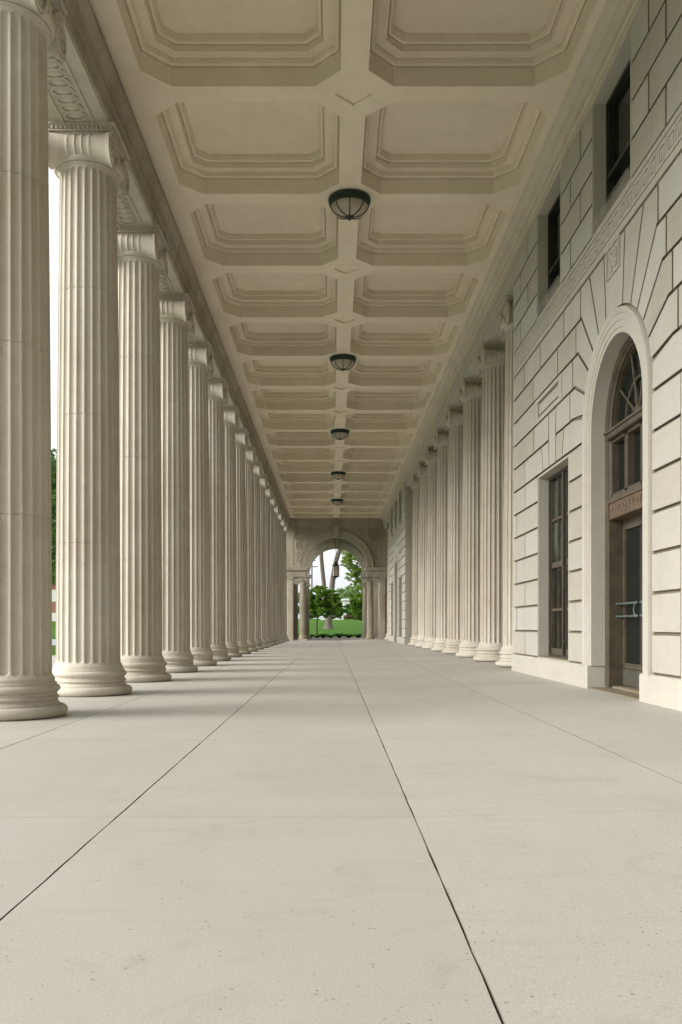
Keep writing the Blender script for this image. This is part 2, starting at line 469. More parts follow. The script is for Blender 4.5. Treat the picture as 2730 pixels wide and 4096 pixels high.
proto = empty('ionic_column')
mb = MB(); mb.lathe(base_prof,72); mb.build('base',M['lime'],proto,40)
make_shaft().build('shaft',M['lime'],proto,38)
cap = make_capital().build('capital',M['lime'],proto,45)
make_abacus().build('abacus',M['lime'],cap,40)
for sy in (-1,1): make_bolster(sy).build('volute',M['lime'],cap,50)
LX, RX = -3.112, 3.70
COLY = [(3.047+k)*S for k in range(17)]
leftcols = []
for k,y in enumerate(COLY):
    o = proto if k == 0 else copy_tree(proto)
    o.location = (LX,y,0); o.rotation_euler.z = 0
    if k == 0: lab = 'nearest fluted column of the left row, cut off by the left edge of the photo'
    elif k == 16: lab = 'farthest fluted column of the left row, against the arch wall'
    else: lab = 'fluted stone column with scroll capital, %s from the camera in the left row' % ORD[k]
    tag(o,lab,'column','fluted columns of the left row')
for k in range(8):
    o = copy_tree(proto); z0 = fz(RX); o.location = (RX,(6.10 if k==0 else 6.06+k)*S,z0); o.scale = (1,1,(TOP-z0)/TOP)
    lab = 'partly hidden fluted column beside the far end of the near rusticated wall, first of right row' if k==0 else \
          ('farthest free fluted column of the right row, next to the distant rusticated wall' if k==7 else
           'fluted stone column with scroll capital, %s from the near wall in the right row' % ORD[k])
    tag(o,lab,'column','fluted columns of the right row')
o = copy_tree(proto); o.location=(RX,19.05*S,fz(RX)); o.scale=(1,1,(TOP-fz(RX))/TOP)
tag(o,'slim lit fluted column beyond the distant rusticated wall, beside the arch wall','column','fluted columns of the right row')

# ------------------------------------------------------------------ entablatures
Y0, Y1 = -1.93*S, 20.0*S
ent = empty('entablature',(0,0,0))
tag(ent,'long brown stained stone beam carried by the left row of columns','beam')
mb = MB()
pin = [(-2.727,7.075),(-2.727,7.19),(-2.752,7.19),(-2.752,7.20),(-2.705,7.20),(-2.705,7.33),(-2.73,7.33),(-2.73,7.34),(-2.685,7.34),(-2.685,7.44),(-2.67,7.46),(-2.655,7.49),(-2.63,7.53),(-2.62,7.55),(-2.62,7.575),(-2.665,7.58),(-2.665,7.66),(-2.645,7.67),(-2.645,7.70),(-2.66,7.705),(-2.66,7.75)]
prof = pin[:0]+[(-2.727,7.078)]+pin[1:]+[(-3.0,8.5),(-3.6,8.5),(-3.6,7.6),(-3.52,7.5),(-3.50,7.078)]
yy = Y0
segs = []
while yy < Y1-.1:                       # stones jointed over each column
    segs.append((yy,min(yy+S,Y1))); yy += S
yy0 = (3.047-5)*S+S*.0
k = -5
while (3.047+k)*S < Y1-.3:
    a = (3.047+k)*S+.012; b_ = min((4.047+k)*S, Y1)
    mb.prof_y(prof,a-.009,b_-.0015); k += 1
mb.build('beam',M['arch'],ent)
mb = MB(); mb.box(-3.47,-2.757,Y0,Y1-.02,7.066,7.09,.003); mb.build('soffit',M['lime'],ent)
# guilloche panels on the soffit
def guilloche():
    g = MB(); z = 7.066; L_ = .93
    for x in (-.185,.185): g.box(x-.012,x+.012,-L_-.05,L_+.05,z-.022,z-.004)
    for y in (-L_-.035,L_+.035): g.box(-.172,.172,y-.012,y+.012,z-.022,z-.004)
    n = 11
    for i in range(n):
        cy = -L_+.03+(2*L_-.06)*(i+.5)/n
        pts = [(.125*math.cos(2*PI*t/20),cy+.095*math.sin(2*PI*t/20),z-.012) for t in range(21)]
        g.tube(pts,.013,6,False)
        g.ell((0,cy,z-.004),.085,.055,.026,14,6)
    return g
gp = guilloche().build('guilloche_panel',M['lime'],ent,40)
first = True
for k in range(17):
    y = (3.547+k)*S
    if y > Y1-1: continue
    o = gp if first else gp.copy()
    if not first: col.objects.link(o)
    first = False
    o.location = (LX,y,0)
ent2 = empty('entablature'); tag(ent2,'pale stone beam and cornice carried by the right row of columns and walls','beam')
prof2 = [(3.26,7.075),(3.26,7.20),(3.245,7.215),(3.245,7.40),(4.16,7.40),(4.16,7.075)]
for a,b_ in ((5.66,14.0),(18.06,20.0)):
    mb = MB()
    ks = [a*S]+[(6.06+k)*S for k in range(-1,15) if a*S+.3 < (6.06+k)*S < b_*S-.3]+[b_*S]
    for p,q in zip(ks,ks[1:]): mb.prof_y(prof2,p,q-.006)
    mb.build('beam',M['wall'],ent2)
prof3 = [(3.225,7.365),(3.225,7.47),(3.208,7.485),(3.208,7.585),(3.19,7.59),(3.125,7.60),(3.115,7.64),(3.08,7.665),(3.05,7.70),(3.01,7.71),(3.01,7.77),(3.4,8.4),(5.6,8.4),(5.6,7.365)]
mb = MB(); y = Y0; i = 0
while y < Y1-.05:
    q = min(y+1.4,Y1); mb.prof_y(prof3,y,q-.004); y = q
M['corn'] = stone('cornice_stone', (.64,.585,.48), (.54,.475,.37), .8, .2, .12, .2)
mb.build('cornice',M['corn'],ent2)
for k in range(8):
    o = gp.copy(); col.objects.link(o); o.parent = ent2; o.location = (RX,(6.56+k)*S,0)

# ------------------------------------------------------------------ coffered ceiling
ceil = empty('coffered_ceiling'); tag(ceil,'cream plaster ceiling of deep octagonal coffers in two rows along the hall','ceiling')
CX = .28
def octo(x0,x1,y0,y1,c,d=0):
    x0+=d; x1-=d; y0+=d; y1-=d; c-=d*.586
    return [(x0+c,y0),(x1-c,y0),(x1,y0+c),(x1,y1-c),(x1-c,y1),(x0+c,y1),(x0,y1-c),(x0,y0+c)]
LC = (-2.37,.11); RC = (.45,2.90)
def beam_y(n): return (4.085+n)*S
grid = MB(); DH = .25
rows = range(-6,16)
dm = MB()
for n in rows:
    ya, yb = beam_y(n), min(beam_y(n+1), Y1+.0)
    hole = (ya+.17, beam_y(n+1)-.17)
    last = n == 15
    for side,(hx0,hx1) in ((0,LC),(1,RC)):
        if side==0: outer = [(-2.78,ya),(CX-DH,ya),(CX,ya+DH),(CX,yb-DH),(CX-DH,yb),(-2.78,yb)]
        else: outer = [(CX+DH,ya),(3.2,ya),(3.2,yb),(CX+DH,yb),(CX,yb-DH),(CX,ya+DH)]
        if last: hole = (ya+.17, Y1-.35)
        grid.face_holes(outer,[octo(hx0,hx1,hole[0],hole[1],.33)],CEIL,'z')
    dp = [(CX-DH,ya),(CX,ya-DH),(CX+DH,ya),(CX,ya+DH)]
    for i in range(4):
        a,b_ = dp[i],dp[(i+1)%4]; dm.add([(a[0],a[1],CEIL),(b_[0],b_[1],CEIL),(b_[0],b_[1],CEIL+.03),(a[0],a[1],CEIL+.03)],[(0,1,2,3)])
    dm.add([(a[0],a[1],CEIL+.03) for a in dp],[(0,1,2,3)])
grid.v += dm.v[:0]
nn = len(grid.v); grid.add(dm.v, dm.f)
grid.build('beam_grid',M['plas'],ceil,fixn=False)
cprof = [(0,0),(0,.222),(.010,.222),(.010,.262),(.014,.262)]+[(.044-.030*math.cos(PI*t/7),.262-.030*math.sin(PI*t/7)) for t in range(1,8)]\
  +[(.074,.276),(.086,.276),(.086,.305),(.215,.305),(.215,.366),(.224,.366),(.224,.402),(.227,.402)]\
  +[(.252-.025*math.cos(PI*t/7),.402-.026*math.sin(PI*t/7)) for t in range(1,8)]+[(.277,.414),(.288,.414),(.288,.448),(.298,.448),(.298,.474)]
def coffer(x0,x1,y0,y1):
    mb = MB(); cx,cy = (x0+x1)/2,(y0+y1)/2; vs=[]; fs=[]
    for d,h in cprof:
        for x,y in octo(x0-cx,x1-cx,y0-cy,y1-cy,.33,d): vs.append((x,y,h))
    for k in range(len(cprof)-1):
        for i in range(8): fs.append((k*8+i,k*8+(i+1)%8,(k+1)*8+(i+1)%8,(k+1)*8+i))
    fs.append([(len(cprof)-1)*8+i for i in range(8)])
    mb.add(vs,fs); return mb,(cx,cy)
made = {}
for n in range(-3,16):
    ya,yb = beam_y(n)+.17, (beam_y(n+1)-.17 if n<15 else Y1-.35)
    for side,(a,b_) in ((0,LC),(1,RC)):
        key = (side,n==15)
        if key not in made:
            mb,(cx,cy) = coffer(a,b_,ya,yb); o = mb.build('coffer',M['plas'],ceil); made[key] = o
        else:
            o = made[key].copy(); col.objects.link(o)
        o.location = ((a+b_)/2,(ya+yb)/2,CEIL)
mb = MB(); mb.box(-3.0,3.4,Y0,23.3*S,8.3,8.6); mb.box(-3.6,5.9,Y0,23.3*S,8.6,8.8)  # unseen slab added above the coffers to block light from the sky
rf = mb.build('light_block_slab',M['plas'],ceil)

# ceiling lamps
def make_lamp():
    t = empty('ceiling_lamp')
    mb = MB(); mb.lathe([(.05,0),(.30,0),(.335,-.012),(.34,-.03),(.325,-.045),(.322,-.075),(.312,-.10),(.318,-.112),(.305,-.125),(.29,-.125),(.29,-.06)],48)
    for k in range(30):
        a = 2*PI*k/30; mb.ell((.322*math.cos(a),.322*math.sin(a),-.065),.014,.014,.018,6,4)
    mb.build('rim',M['greenm'],t,35)
    mb = MB(); bowl = lambda q: (.295*math.cos(q), -.115-.185*math.sin(q))
    mb.lathe([bowl(R(90)*i/14) for i in range(14)]+[(.01,-.30)],48)
    mb.build('bowl',M['bowl'],t,60)
    for k in range(8):
        a = 2*PI*k/8+R(90/4*0)
        mb = MB(); pts = [((bowl(R(88)*i/12)[0]+.004)*math.cos(a),(bowl(R(88)*i/12)[0]+.004)*math.sin(a),bowl(R(88)*i/12)[1]-.004) for i in range(13)]
        mb.tube(pts,.0085,6); mb.build('rib',M['blackm'],t,50)
    mb = MB(); mb.lathe([(0,-.292),(.07,-.292),(.074,-.305),(.05,-.32),(.02,-.327),(.012,-.33),(.014,-.345),(0,-.352)],24); mb.build('boss',M['blackm'],t,40)
    return t
lp = make_lamp(); LW = ['nearest','second nearest','middle','second farthest','farthest']
for i in range(5):
    o = lp if i==0 else copy_tree(lp)
    o.location = (CX,beam_y(1+3*i)-.02,CEIL)
    tag(o,'dark bronze and glass bowl lamp on the ceiling beam crossing, %s of the five' % LW[i],'lamp','bowl lamps along the ceiling')

# ------------------------------------------------------------------ rusticated pavilion
DC = 3.64*S; P0, P1 = 1.61*S, 5.655*S
XF, XB = 3.238, 3.272
ZB = .38; CH = .408; BAND0, BAND1 = ZB+12*CH, 5.71; FR = 7.365; UH = (FR-BAND1)/4
RIN, ROUT, SPR = .92, 1.20, 3.28
WZ0, WZ1 = .372, 3.19
def build_pavilion():
    root = empty('rusticated_wall',(0,0,0))
    bl = MB()
    def blk(poly):
        bl.cur = random.choice([0,0,1,2]); n0 = len(bl.f); bl.prism(poly,XB+.01,XF,'x',.005)
        for q in range(n0,n0+len(poly)): bl.m[q] = 3
    def rect(u0,u1,z0,z1,jv=.022,jh=.017,jv0=None,jv1=None,sh=0):
        if u1-u0 < .06: return
        end = (u1 == CU)
        a = u0+(jv if jv0 is None else jv0); b_ = u1-(jv if jv1 is None else jv1)
        for sg in (1,-1):
            if end: b_ = u1-sg*sh
            blk([(DC+sh+sg*a,z0+jh),(DC+sh+sg*b_,z0+jh),(DC+sh+sg*b_,z1-jh),(DC+sh+sg*a,z1-jh)])
    def poly(pts,both=True,d=.020):
        for sg in ((1,-1) if both else (1,)):
            blk(offs([(DC+sg*u,z) for u,z in pts],d))
    CU = P1-DC; UD = .135
    W0,W1,WC = 1.985,3.745,2.865
    mg = .045
    for k in range(7):
        z0,z1 = ZB+CH*k, ZB+CH*(k+1)
        rect(ROUT,W0,z0,z1,jv0=.012,jv1=mg)
        j = W1+(1.62 if k%2 else .95)
        rect(W1,j,z0,z1,jv0=mg); rect(j,CU,z0,z1,jv1=0)
    z = [ZB+CH*i for i in range(13)]
    ring = lambda a: (ROUT*math.sin(R(a))+.005, SPR+ROUT*math.cos(R(a)))
    # row 7: lintel voussoirs
    poly([(ROUT,z[7]),(WC-.56,z[7]),(WC-.66,z[8]),(1.75,z[8]),(ROUT+.01,SPR+.27)])
    poly([(WC-.56,z[7]),(WC-.19,z[7]),(WC-.21,z[8]),(WC-.66,z[8])])
    poly([(WC-.19,z[7]),(WC+.19,z[7]),(WC+.22,z[9]),(WC-.22,z[9])])
    poly([(WC+.19,z[7]),(WC+.56,z[7]),(WC+.66,z[8]),(WC+.21,z[8])])
    poly([(WC+.56,z[7]),(4.7,z[7]),(4.7,z[8]),(WC+.66,z[8])]); rect(4.7,CU,z[7],z[8],jv1=0)
    PT = [1.75,1.65,1.49,1.34,.98]; VJ = [1.885,1.75,1.59,1.375]; AN = [76,64,51,39,27.5]
    for i in range(4):
        zl,zu = z[8+i],z[9+i]
        a0,a1 = AN[i],AN[i+1]
        rp = [ring(a0+(a1-a0)*t/4) for t in range(5)]
        poly([(VJ[i],zl),(PT[i],zl)]+rp+[(PT[i+1],zu),(VJ[i],zu)])
    poly([(.98,z[12]),]+[ring(27.5+(14-27.5)*t/3) for t in range(4)]+[(.38,z[12])])
    kp = [(-.38,z[12])]+[ring(a) if a>=0 else (-ring(-a)[0],ring(-a)[1]) for a in (-14,-7,0,7,14)]+[(.38,z[12])]
    poly(kp,False)
    rect(VJ[0],WC-.215,z[8],z[9]); rect(WC+.215,4.05,z[8],z[9]); rect(4.05,CU,z[8],z[9],jv1=0)
    rect(VJ[1],2.32,z[9],z[10])
    # sunk panel block
    for sg in (1,-1):
        a,b_ = 2.327,3.98; pz0,pz1 = z[9]+.016,z[10]-.016; h0,h1,hz0,hz1 = 2.50,3.78,z[9]+.085,z[10]-.075
        Rr = lambda p,q,r_,s_: [(DC+sg*p,r_),(DC+sg*q,r_),(DC+sg*q,s_),(DC+sg*p,s_)]
        bl.face_holes(Rr(a,b_,pz0,pz1),[Rr(h0,h1,hz0,hz1)],XF)
        for q in (Rr(a,b_,pz0,pz1),Rr(h0,h1,hz0,hz1)):
            for i in range(4):
                p1,p2 = q[i],q[(i+1)%4]; bl.add([(XF,)+p1,(XF,)+p2,(XF+.04,)+p2,(XF+.04,)+p1],[(0,1,2,3)])
        bl.add([(XF+.035,)+p for p in Rr(h0,h1,hz0,hz1)],[(0,1,2,3)])
        bl.prism(Rr(h0+.05,h1-.05,hz0+.045,hz1-.045),XF+.035,XF+.012,'x',.006)
    rect(3.987,CU,z[9],z[10],jv1=0)
    for i,js in ((10,(1.59,2.55,4.1)),(11,(1.375,2.2,3.6,4.75))):
        for a,b_ in zip(js,js[1:]): rect(a,b_,z[i],z[i+1])
        rect(js[-1],CU,z[i],z[i+1],jv1=0)
    UW = (2.968-.686,2.968+.686)
    for k in range(4):
        z0,z1 = BAND1+UH*k,BAND1+UH*(k+1)
        j = 1.25 if k%2 else 1.72
        rect(.686,j,z0,z1,jv0=mg,sh=UD); rect(j,UW[0],z0,z1,jv1=mg,sh=UD)
        j = 4.35 if k%2 else 4.9
        rect(UW[1],j,z0,z1,jv0=mg,sh=UD); rect(j,CU,z0,z1,jv1=0,sh=UD)
    # quoins on the two return faces
    for yf,sg in ((P0,-1),(P1,1)):
        for k in range(17):
            if k < 12: z0,z1 = ZB+CH*k,ZB+CH*(k+1)
            elif k == 12: z0,z1 = BAND0,BAND1
            else: z0,z1 = BAND1+UH*(k-13),BAND1+UH*(k-12)
            q = [(XF+.002,z0+.016),(3.44,z0+.016),(3.44,z1-.016),(XF+.002,z1-.016)]
            bl.prism(q,yf,yf+sg*.024,'y',.005)
        bl.box(3.47,3.66,min(yf,yf+sg*.06),max(yf,yf+sg*.06),fz(3.5)-.05,FR)
    bo = bl.build('stone_blocks',[M['wall'],M['wall2'],M['wall3'],M['jside']],root)
    # backing with openings and reveals
    bk = MB()
    arcp = [(DC-RIN*math.cos(R(t)),SPR+RIN*math.sin(R(t))) for t in range(0,181,9)]
    door = [(DC+RIN,ZB-.01),(DC-RIN,ZB-.01)]+arcp
    outer = [(P0,ZB-.01),(DC-RIN,ZB-.01)]+arcp+[(DC+RIN,ZB-.01),(P1,ZB-.01),(P1,7.45),(P0,7.45)]
    holes = []
    for sg in (1,-1):
        holes.append([(DC+sg*W0,WZ0+.015),(DC+sg*W1,WZ0+.015),(DC+sg*W1,WZ1),(DC+sg*W0,WZ1)])
        holes.append([(DC+UD+sg*UW[0],BAND1+.01),(DC+UD+sg*UW[1],BAND1+.01),(DC+UD+sg*UW[1],FR-.02),(DC+UD+sg*UW[0],FR-.02)])
    holes.append([(DC+UD-.686,BAND1+.01),(DC+UD+.686,BAND1+.01),(DC+UD+.686,FR-.02),(DC+UD-.686,FR-.02)])
    bk.face_holes(outer,holes,XB)
    bk.build('joint_face',M['groove'],root)
    rv = MB()
    for h in holes:                                   # smooth stone reveals with a flush margin strip
        ho = offs(h,-.030); n=4
        for i in range(4):
            p1,p2 = h[i],h[(i+1)%4]; q1,q2 = ho[i],ho[(i+1)%4]
            rv.add([(XF+.004,)+p1,(XF+.004,)+p2,(3.46,)+p2,(3.46,)+p1],[(0,1,2,3)])
            rv.add([(XF+.004,)+p1,(XF+.004,)+p2,(XF+.004,)+q2,(XF+.004,)+q1],[(0,1,2,3)])
            rv.add([(XF+.004,)+q1,(XF+.004,)+q2,(XB+.01,)+q2,(XB+.01,)+q1],[(0,1,2,3)])
    rv.build('reveal',M['wall'],root)
    # plinth
    pl = MB()
    for a,b_ in ((P0,DC-RIN-.02),(DC+RIN+.02,P1)):
        n = 5 
        for i in range(n):
            q0 = a+(b_-a)*i/n+(.0015 if i else 0); q1 = a+(b_-a)*(i+1)/n-(.0015 if i<n-1 else 0)
            e = 0.0
            pl.prof_y([(3.205,fz(3.2)-.05),(3.205,.355),(3.222,.372),(3.6,.372),(3.6,fz(3.2)-.05)],q0,q1)
    pl.build('plinth',M['wall'],root)
    # body behind the face
    bd = MB(); bd.box(3.74,5.6,P0+.01,P1-.01,-.1,7.6)
    for a,b_ in ((P0+.004,P0+.3),(P1-.3,P1-.004)): bd.box(XB+.02,3.74,a,b_,fz(3.3)-.05,7.45)
    bd.build('wall_body',M['wall'],root)
    # archivolt
    path = [(DC-RIN,ZB-.01,-1,0)]+[(DC-RIN,SPR*t/4+ZB*(4-t)/4,-1,0) for t in (1,2,3)]
    path += [(DC-RIN*math.cos(R(t)),SPR+RIN*math.sin(R(t)),-math.cos(R(t)),math.sin(R(t))) for t in range(0,181,5)]
    path += [(DC+RIN,SPR*t/4+ZB*(4-t)/4,1,0) for t in (3,2,1)]+[(DC+RIN,ZB-.01,1,0)]
    prof = [(0,3.50),(0,3.246),(.055,3.246),(.058,3.236),(.13,3.236),(.133,3.226),(.20,3.226),(.205,3.218),(.225,3.208),(.25,3.205),(.27,3.205),(.275,3.215),(.28,3.27)]
    ar = MB(); ar.sweep(path,prof,lambda a,z_,d:(d,a,z_)); ar.build('archivolt',M['wall'],root,30)
    # keystone relief : framed square with carved scrolls
    ks = MB(); kz0,kz1 = 4.93,5.245; ky0,ky1 = DC-.20,DC+.20
    for q in ((ky0-.03,ky1+.03,kz1,kz1+.022),(ky0-.03,ky1+.03,kz0-.022,kz0)): ks.box(XF-.022,XF,q[0],q[1],q[2],q[3])
    for q in (ky0-.03,ky1+.008): ks.box(XF-.022,XF,q,q+.022,kz0,kz1)
    for i,(c,d,rr,st) in enumerate([(-.08,.20,.06,0),(.09,.20,.055,1),(-.07,.09,.05,2),(.09,.08,.06,3),(0,.26,.03,1)]):
        pts = [(XF-.010,DC+c+rr*(1-t/26)*math.cos(t*.42+st),kz0+d+rr*(1-t/26)*math.sin(t*.42+st)) for t in range(24)]
        ks.tube(pts,.013,6)
    ks.ell((XF,DC-.01,kz0+.15),.03,.05,.09); ks.ell((XF,DC+.12,kz0+.25),.025,.03,.03)
    ks.build('keystone_relief',M['wall'],root,50)
    # greek key band
    kb = MB(); g,w = .015,.044; U = 4*(g+w); hgt = 5*g+4*.047; zb = (BAND0+BAND1)/2-hgt/2+.012
    yl = P0; yr = P1; XK = XF-.002; XG = XF+.030
    kb.box(XK,XB+.02,yl,yr,BAND0+.016,zb); kb.box(XK,XB+.02,yl,yr,zb+hgt,BAND1-.012); kg = MB(); kg.box(XG,XB+.02,yl,yr,zb,zb+hgt); kg.build('key_pattern_ground',M['groove'],root)
    hor = set(); ver = set()
    for c in range(4): hor.add((c,0)); hor.add((c,4))
    for r_ in (0,1,2): ver.add((0,r_))
    for c in (0,1): hor.add((c,3))
    for r_ in (1,2): ver.add((2,r_))
    hor.add((1,1)); ver.add((1,1))
    for r_ in (1,2,3): ver.add((3,r_))
    nodes = set()
    for c,r_ in hor: nodes.add((c,r_)); nodes.add(((c+1)%4,r_))
    for c,r_ in ver: nodes.add((c,r_)); nodes.add((c,r_+1))
    zr = []; zc = zb
    for i in range(9):
        d = g if i%2==0 else .047; zr.append((zc,zc+d)); zc += d
    nu = int((yr-yl)/U)
    off = (yr-yl-nu*U)/2
    kb.box(XK,XG,yl,yl+off,zb,zb+hgt); kb.box(XK,XG,yr-off,yr,zb,zb+hgt)
    for u in range(nu):
        for c in range(4):
            ya = yl+off+u*U+c*(g+w)
            for half_,(q0,q1) in ((0,(ya,ya+g)),(1,(ya+g,ya+g+w))):
                run = None
                for i in range(9):
                    r_ = i//2
                    if i%2==0: gro = ((c,r_) in nodes) if half_==0 else ((c,r_) in hor)
                    else: gro = ((c,r_) in ver) if half_==0 else False
                    if not gro:
                        if run is None: run = [zr[i][0],zr[i][1]]
                        else: run[1] = zr[i][1]
                    if gro or i==8:
                        if run: 
                            x0,x1 = XK,XG; a,b_ = q0,q1; z0,z1 = run
                            kb.add([(XK,a,z0),(XK,b_,z0),(XK,b_,z1),(XK,a,z1),(XG,a,z0),(XG,b_,z0),(XG,b_,z1),(XG,a,z1)],[(0,1,2,3),(0,1,5,4),(1,2,6,5),(2,3,7,6),(3,0,4,7)])
                        run = None
    kb.build('key_pattern_band',M['wall'],root,fixn=False)
    # ---- door
    dr = MB(); XD = 3.42
    inner = [(DC+(RIN-.07)*-math.cos(R(t)),SPR+.0+(RIN-.07)*math.sin(R(t))) for t in range(0,181,9)]
    path = [(DC-RIN+.07,.12,-1,0)]+[(p[0],p[1],-math.cos(R(t)),math.sin(R(t))) for p,t in zip(inner,range(0,181,9))]+[(DC+RIN-.07,.12,1,0)]
    dr.sweep(path,[(-.03,3.60),(-.03,3.50),(-.015,3.50),(-.015,3.47),(0,3.46),(.012,3.43),(.04,3.42),(.08,3.42)],lambda a,z_,d:(d,a,z_))
    iw = RIN-.085
    dr.box(3.40,3.62,DC-iw,DC+iw,3.17,3.27,.01); dr.box(3.38,3.42,DC-iw-.02,DC+iw+.02,3.235,3.265)
    dr.box(3.43,3.62,DC-iw,DC+iw,2.40,2.45)
    for y in (-iw+.03,-.30,-.24,.24,.30,iw-.03): dr.box(3.47,3.58,DC+y-.022,DC+y+.022,2.45,3.17)
    dr.box(3.47,3.58,DC-iw,DC+iw,2.45,2.50); dr.box(3.47,3.58,DC-iw,DC+iw,3.13,3.17)
    # jamb linings running back to the leaves
    for sg in (-1,1): dr.box(3.43,3.66,min(DC+sg*iw,DC+sg*(iw-.05)),max(DC+sg*iw,DC+sg*(iw-.05)),.12,2.40)
    dr.box(3.66,3.74,P0+.3,P1-.3,0,7.4)
    # fanlight bars
    for a in (36,72,108,144):
        dr.tube([(3.53,DC-.10*math.cos(R(a)),SPR+.10*math.sin(R(a))),(3.53,DC-(RIN-.09)*math.cos(R(a)),SPR+(RIN-.09)*math.sin(R(a)))],.016,6)
    dr.tube([(3.53,DC-.46*math.cos(R(a)),SPR+.46*math.sin(R(a))) for a in range(0,181,10)],.016,6)
    dr.lathe([(0,-.03),(.11,-.03),(.11,.03),(0,.03)],20,(0,0,0))
    n20 = 20*4
    for i in range(len(dr.v)-n20,len(dr.v)):
        x,y,zz = dr.v[i]; dr.v[i] = (3.53+zz,DC+x,SPR+.03+y)
    door_o = dr.build('door',M['bronzel'],root,30)
    th = MB(); th.box(3.22,3.66,DC-RIN-.005,DC+RIN+.005,fz(3.2)-.04,fz(3.2)+.018,.006); th.box(3.47,3.68,DC-iw,DC+iw,.09,.128,.005)
    th.build('threshold',M['groove'],door_o)
    fp = MB(); pts = [(DC-(RIN-.06)*math.cos(R(t)),SPR+(RIN-.06)*math.sin(R(t))) for t in range(0,181,9)]
    fp.prism(pts,3.56,3.552,'x'); fp.build('fanlight_pane',M['glass'],door_o)
    fp = MB(); fp.box(3.552,3.56,DC-iw,DC+iw,2.45,3.2); fp.build('transom_pane',M['glass'],door_o)
    cp = MB(); cp.box(3.435,3.62,DC-iw-.01,DC+iw+.01,2.172,2.40,.004)
    for a,b_,c,d in ((-iw,iw,2.378,2.398),(-iw,iw,2.176,2.196)): cp.box(3.415,3.44,DC+a,DC+b_,c,d,.004)
    for y in (-iw,iw-.03): cp.box(3.418,3.44,DC+y,DC+y+.03,2.196,2.378,.003)
    for i in range(13):
        y = DC-iw+.10+i*(2*iw-.2)/12; sg = 1 if i<6 else -1
        pts = [(3.432,y+sg*(.035-.004*t)*math.cos(t*.5),2.287+(.052-.0045*t)*math.sin(t*.5)) for t in range(11)]
        cp.tube(pts,[.009-.0004*t for t in range(11)],6)
        cp.tube([(3.434,y+sg*.045,2.225),(3.43,y+sg*.055,2.29),(3.434,y+sg*.03,2.345)],.007,5)
    cp.build('carved_transom',M['rust'],door_o,40)
    XL = 3.60
    for sg in (1,-1):
        lf = MB(); a0,a1 = DC+sg*.008, DC+sg*(iw-.05)
        lo,hi = min(a0,a1),max(a0,a1); zt = 2.17; zl = .135
        lf.box(XL,XL+.05,lo,hi,zl,.345,.002); lf.box(XL,XL+.05,lo,hi,.35,.40,.002); lf.box(XL,XL+.05,lo,hi,2.06,zt,.002)
        st = .075
        lf.box(XL,XL+.05,lo,lo+st,.40,2.06,.002); lf.box(XL,XL+.05,hi-st,hi,.40,2.06,.002)
        for q in ((lo+st,lo+st+.014),(hi-st-.014,hi-st)): lf.box(XL-.008,XL+.02,q[0],q[1],.40,2.06)
        for q in ((.40,.414),(2.046,2.06)): lf.box(XL-.008,XL+.02,lo+st,hi-st,q[0],q[1])
        l_o = lf.build('door_leaf',M['rust'] if sg<0 else M['bronzel'],door_o)
        pn = MB(); pn.box(XL+.02,XL+.026,lo+st,hi-st,.40,2.06); pn.build('pane',M['glass'],door_o)
        kp_ = MB(); kp_.box(XL-.006,XL+.002,lo+.01,hi-.01,.145,.34,.002); kp_.build('kick_plate',M['kick'],door_o)
        hd = MB()
        for zz in (1.14,.985):
            y0_,y1_ = DC+sg*(iw-.04), DC+sg*.075
            hd.tube([(XL-.07,y0_,zz),(XL-.07,y1_,zz)],.014,10)
            for y_ in (y0_,y1_,y1_-sg*-.03):
                hd.ell((XL-.07,y_,zz),.022,.022,.022,10,6)
            for y_ in (y0_-sg*.01,y1_+sg*.02): hd.tube([(XL-.07,y_,zz),(XL,y_,zz)],.011,8)
        ym = DC+sg*.11
        hd.tube([(XL-.075,ym,1.14),(XL-.08,ym+sg*.03,1.10),(XL-.082,ym+sg*.04,1.06),(XL-.08,ym+sg*.03,1.02),(XL-.075,ym,.985)],.009,8)
        hd.build('handle',M['verd'],door_o,50)
    # ---- windows
    def window(y0,y1,z0,z1,low):
        fm = MB(); X0,X1 = (3.40,3.50); t = .05
        fm.box(X0,X1,y0,y0+t,z0,z1,.004); fm.box(X0,X1,y1-t,y1,z0,z1,.004); fm.box(X0,X1,y0+t,y1-t,z1-t,z1,.003); fm.box(X0,X1,y0+t,y1-t,z0,z0+t,.003)
        ym = (y0+y1)/2
        if low:
            fm.box(X0-.01,X1,ym-.04,ym+.04,z0+t,z1-t,.004)
            ws = MB()
            for a,b_ in ((y0+t,ym-.04),(ym+.04,y1-t)):
                for zz,h in ((2.51,.022),(1.81,.045),(1.12,.022)): ws.box(X0+.03,X1-.005,a,b_,zz-h,zz+h,.003)
                c = (a+b_)/2; ws.box(X0+.035,X1-.005,c-.012,c+.012,z0+t,z1-t)
                for q in (a,b_-.03): ws.box(X0+.03,X1-.005,q,q+.03,z0+t,z1-t)
                ws.box(X0+.03,X1-.005,a+.03,b_-.03,z0+t,z0+t+.09)
                for zz in (1.62,.62,1.45): ws.box(X0+.005,X0+.035,b_-.03,b_-.01,zz,zz+.045)
            f_o = fm.build('window',M['bronze'],root); ws.build('sash',M['bronzel'],f_o)
            pn = MB(); pn.box(X1-.025,X1-.018,y0+t,y1-t,1.81,z1-t); pn.build('upper_pane',M['glassg'],f_o)
            pn = MB(); pn.box(X1-.026,X1-.019,y0+t,y1-t,z0+t,1.81); pn.build('lower_pane',M['glass'],f_o)
            sl = MB(); sl.box(3.25,3.42,y0+.002,y1-.002,z0-.0,z0+.018,.003); sl.build('sill',M['groove'],f_o)
        else:
            zm = z0+(z1-z0)*.42
            fm.box(X0+.0,X1,y0+t,y1-t,zm-.03,zm+.03,.003)
            for q in (y0+t,y1-t-.035): fm.box(X0+.02,X1,q,q+.035,z0+t,z1-t)
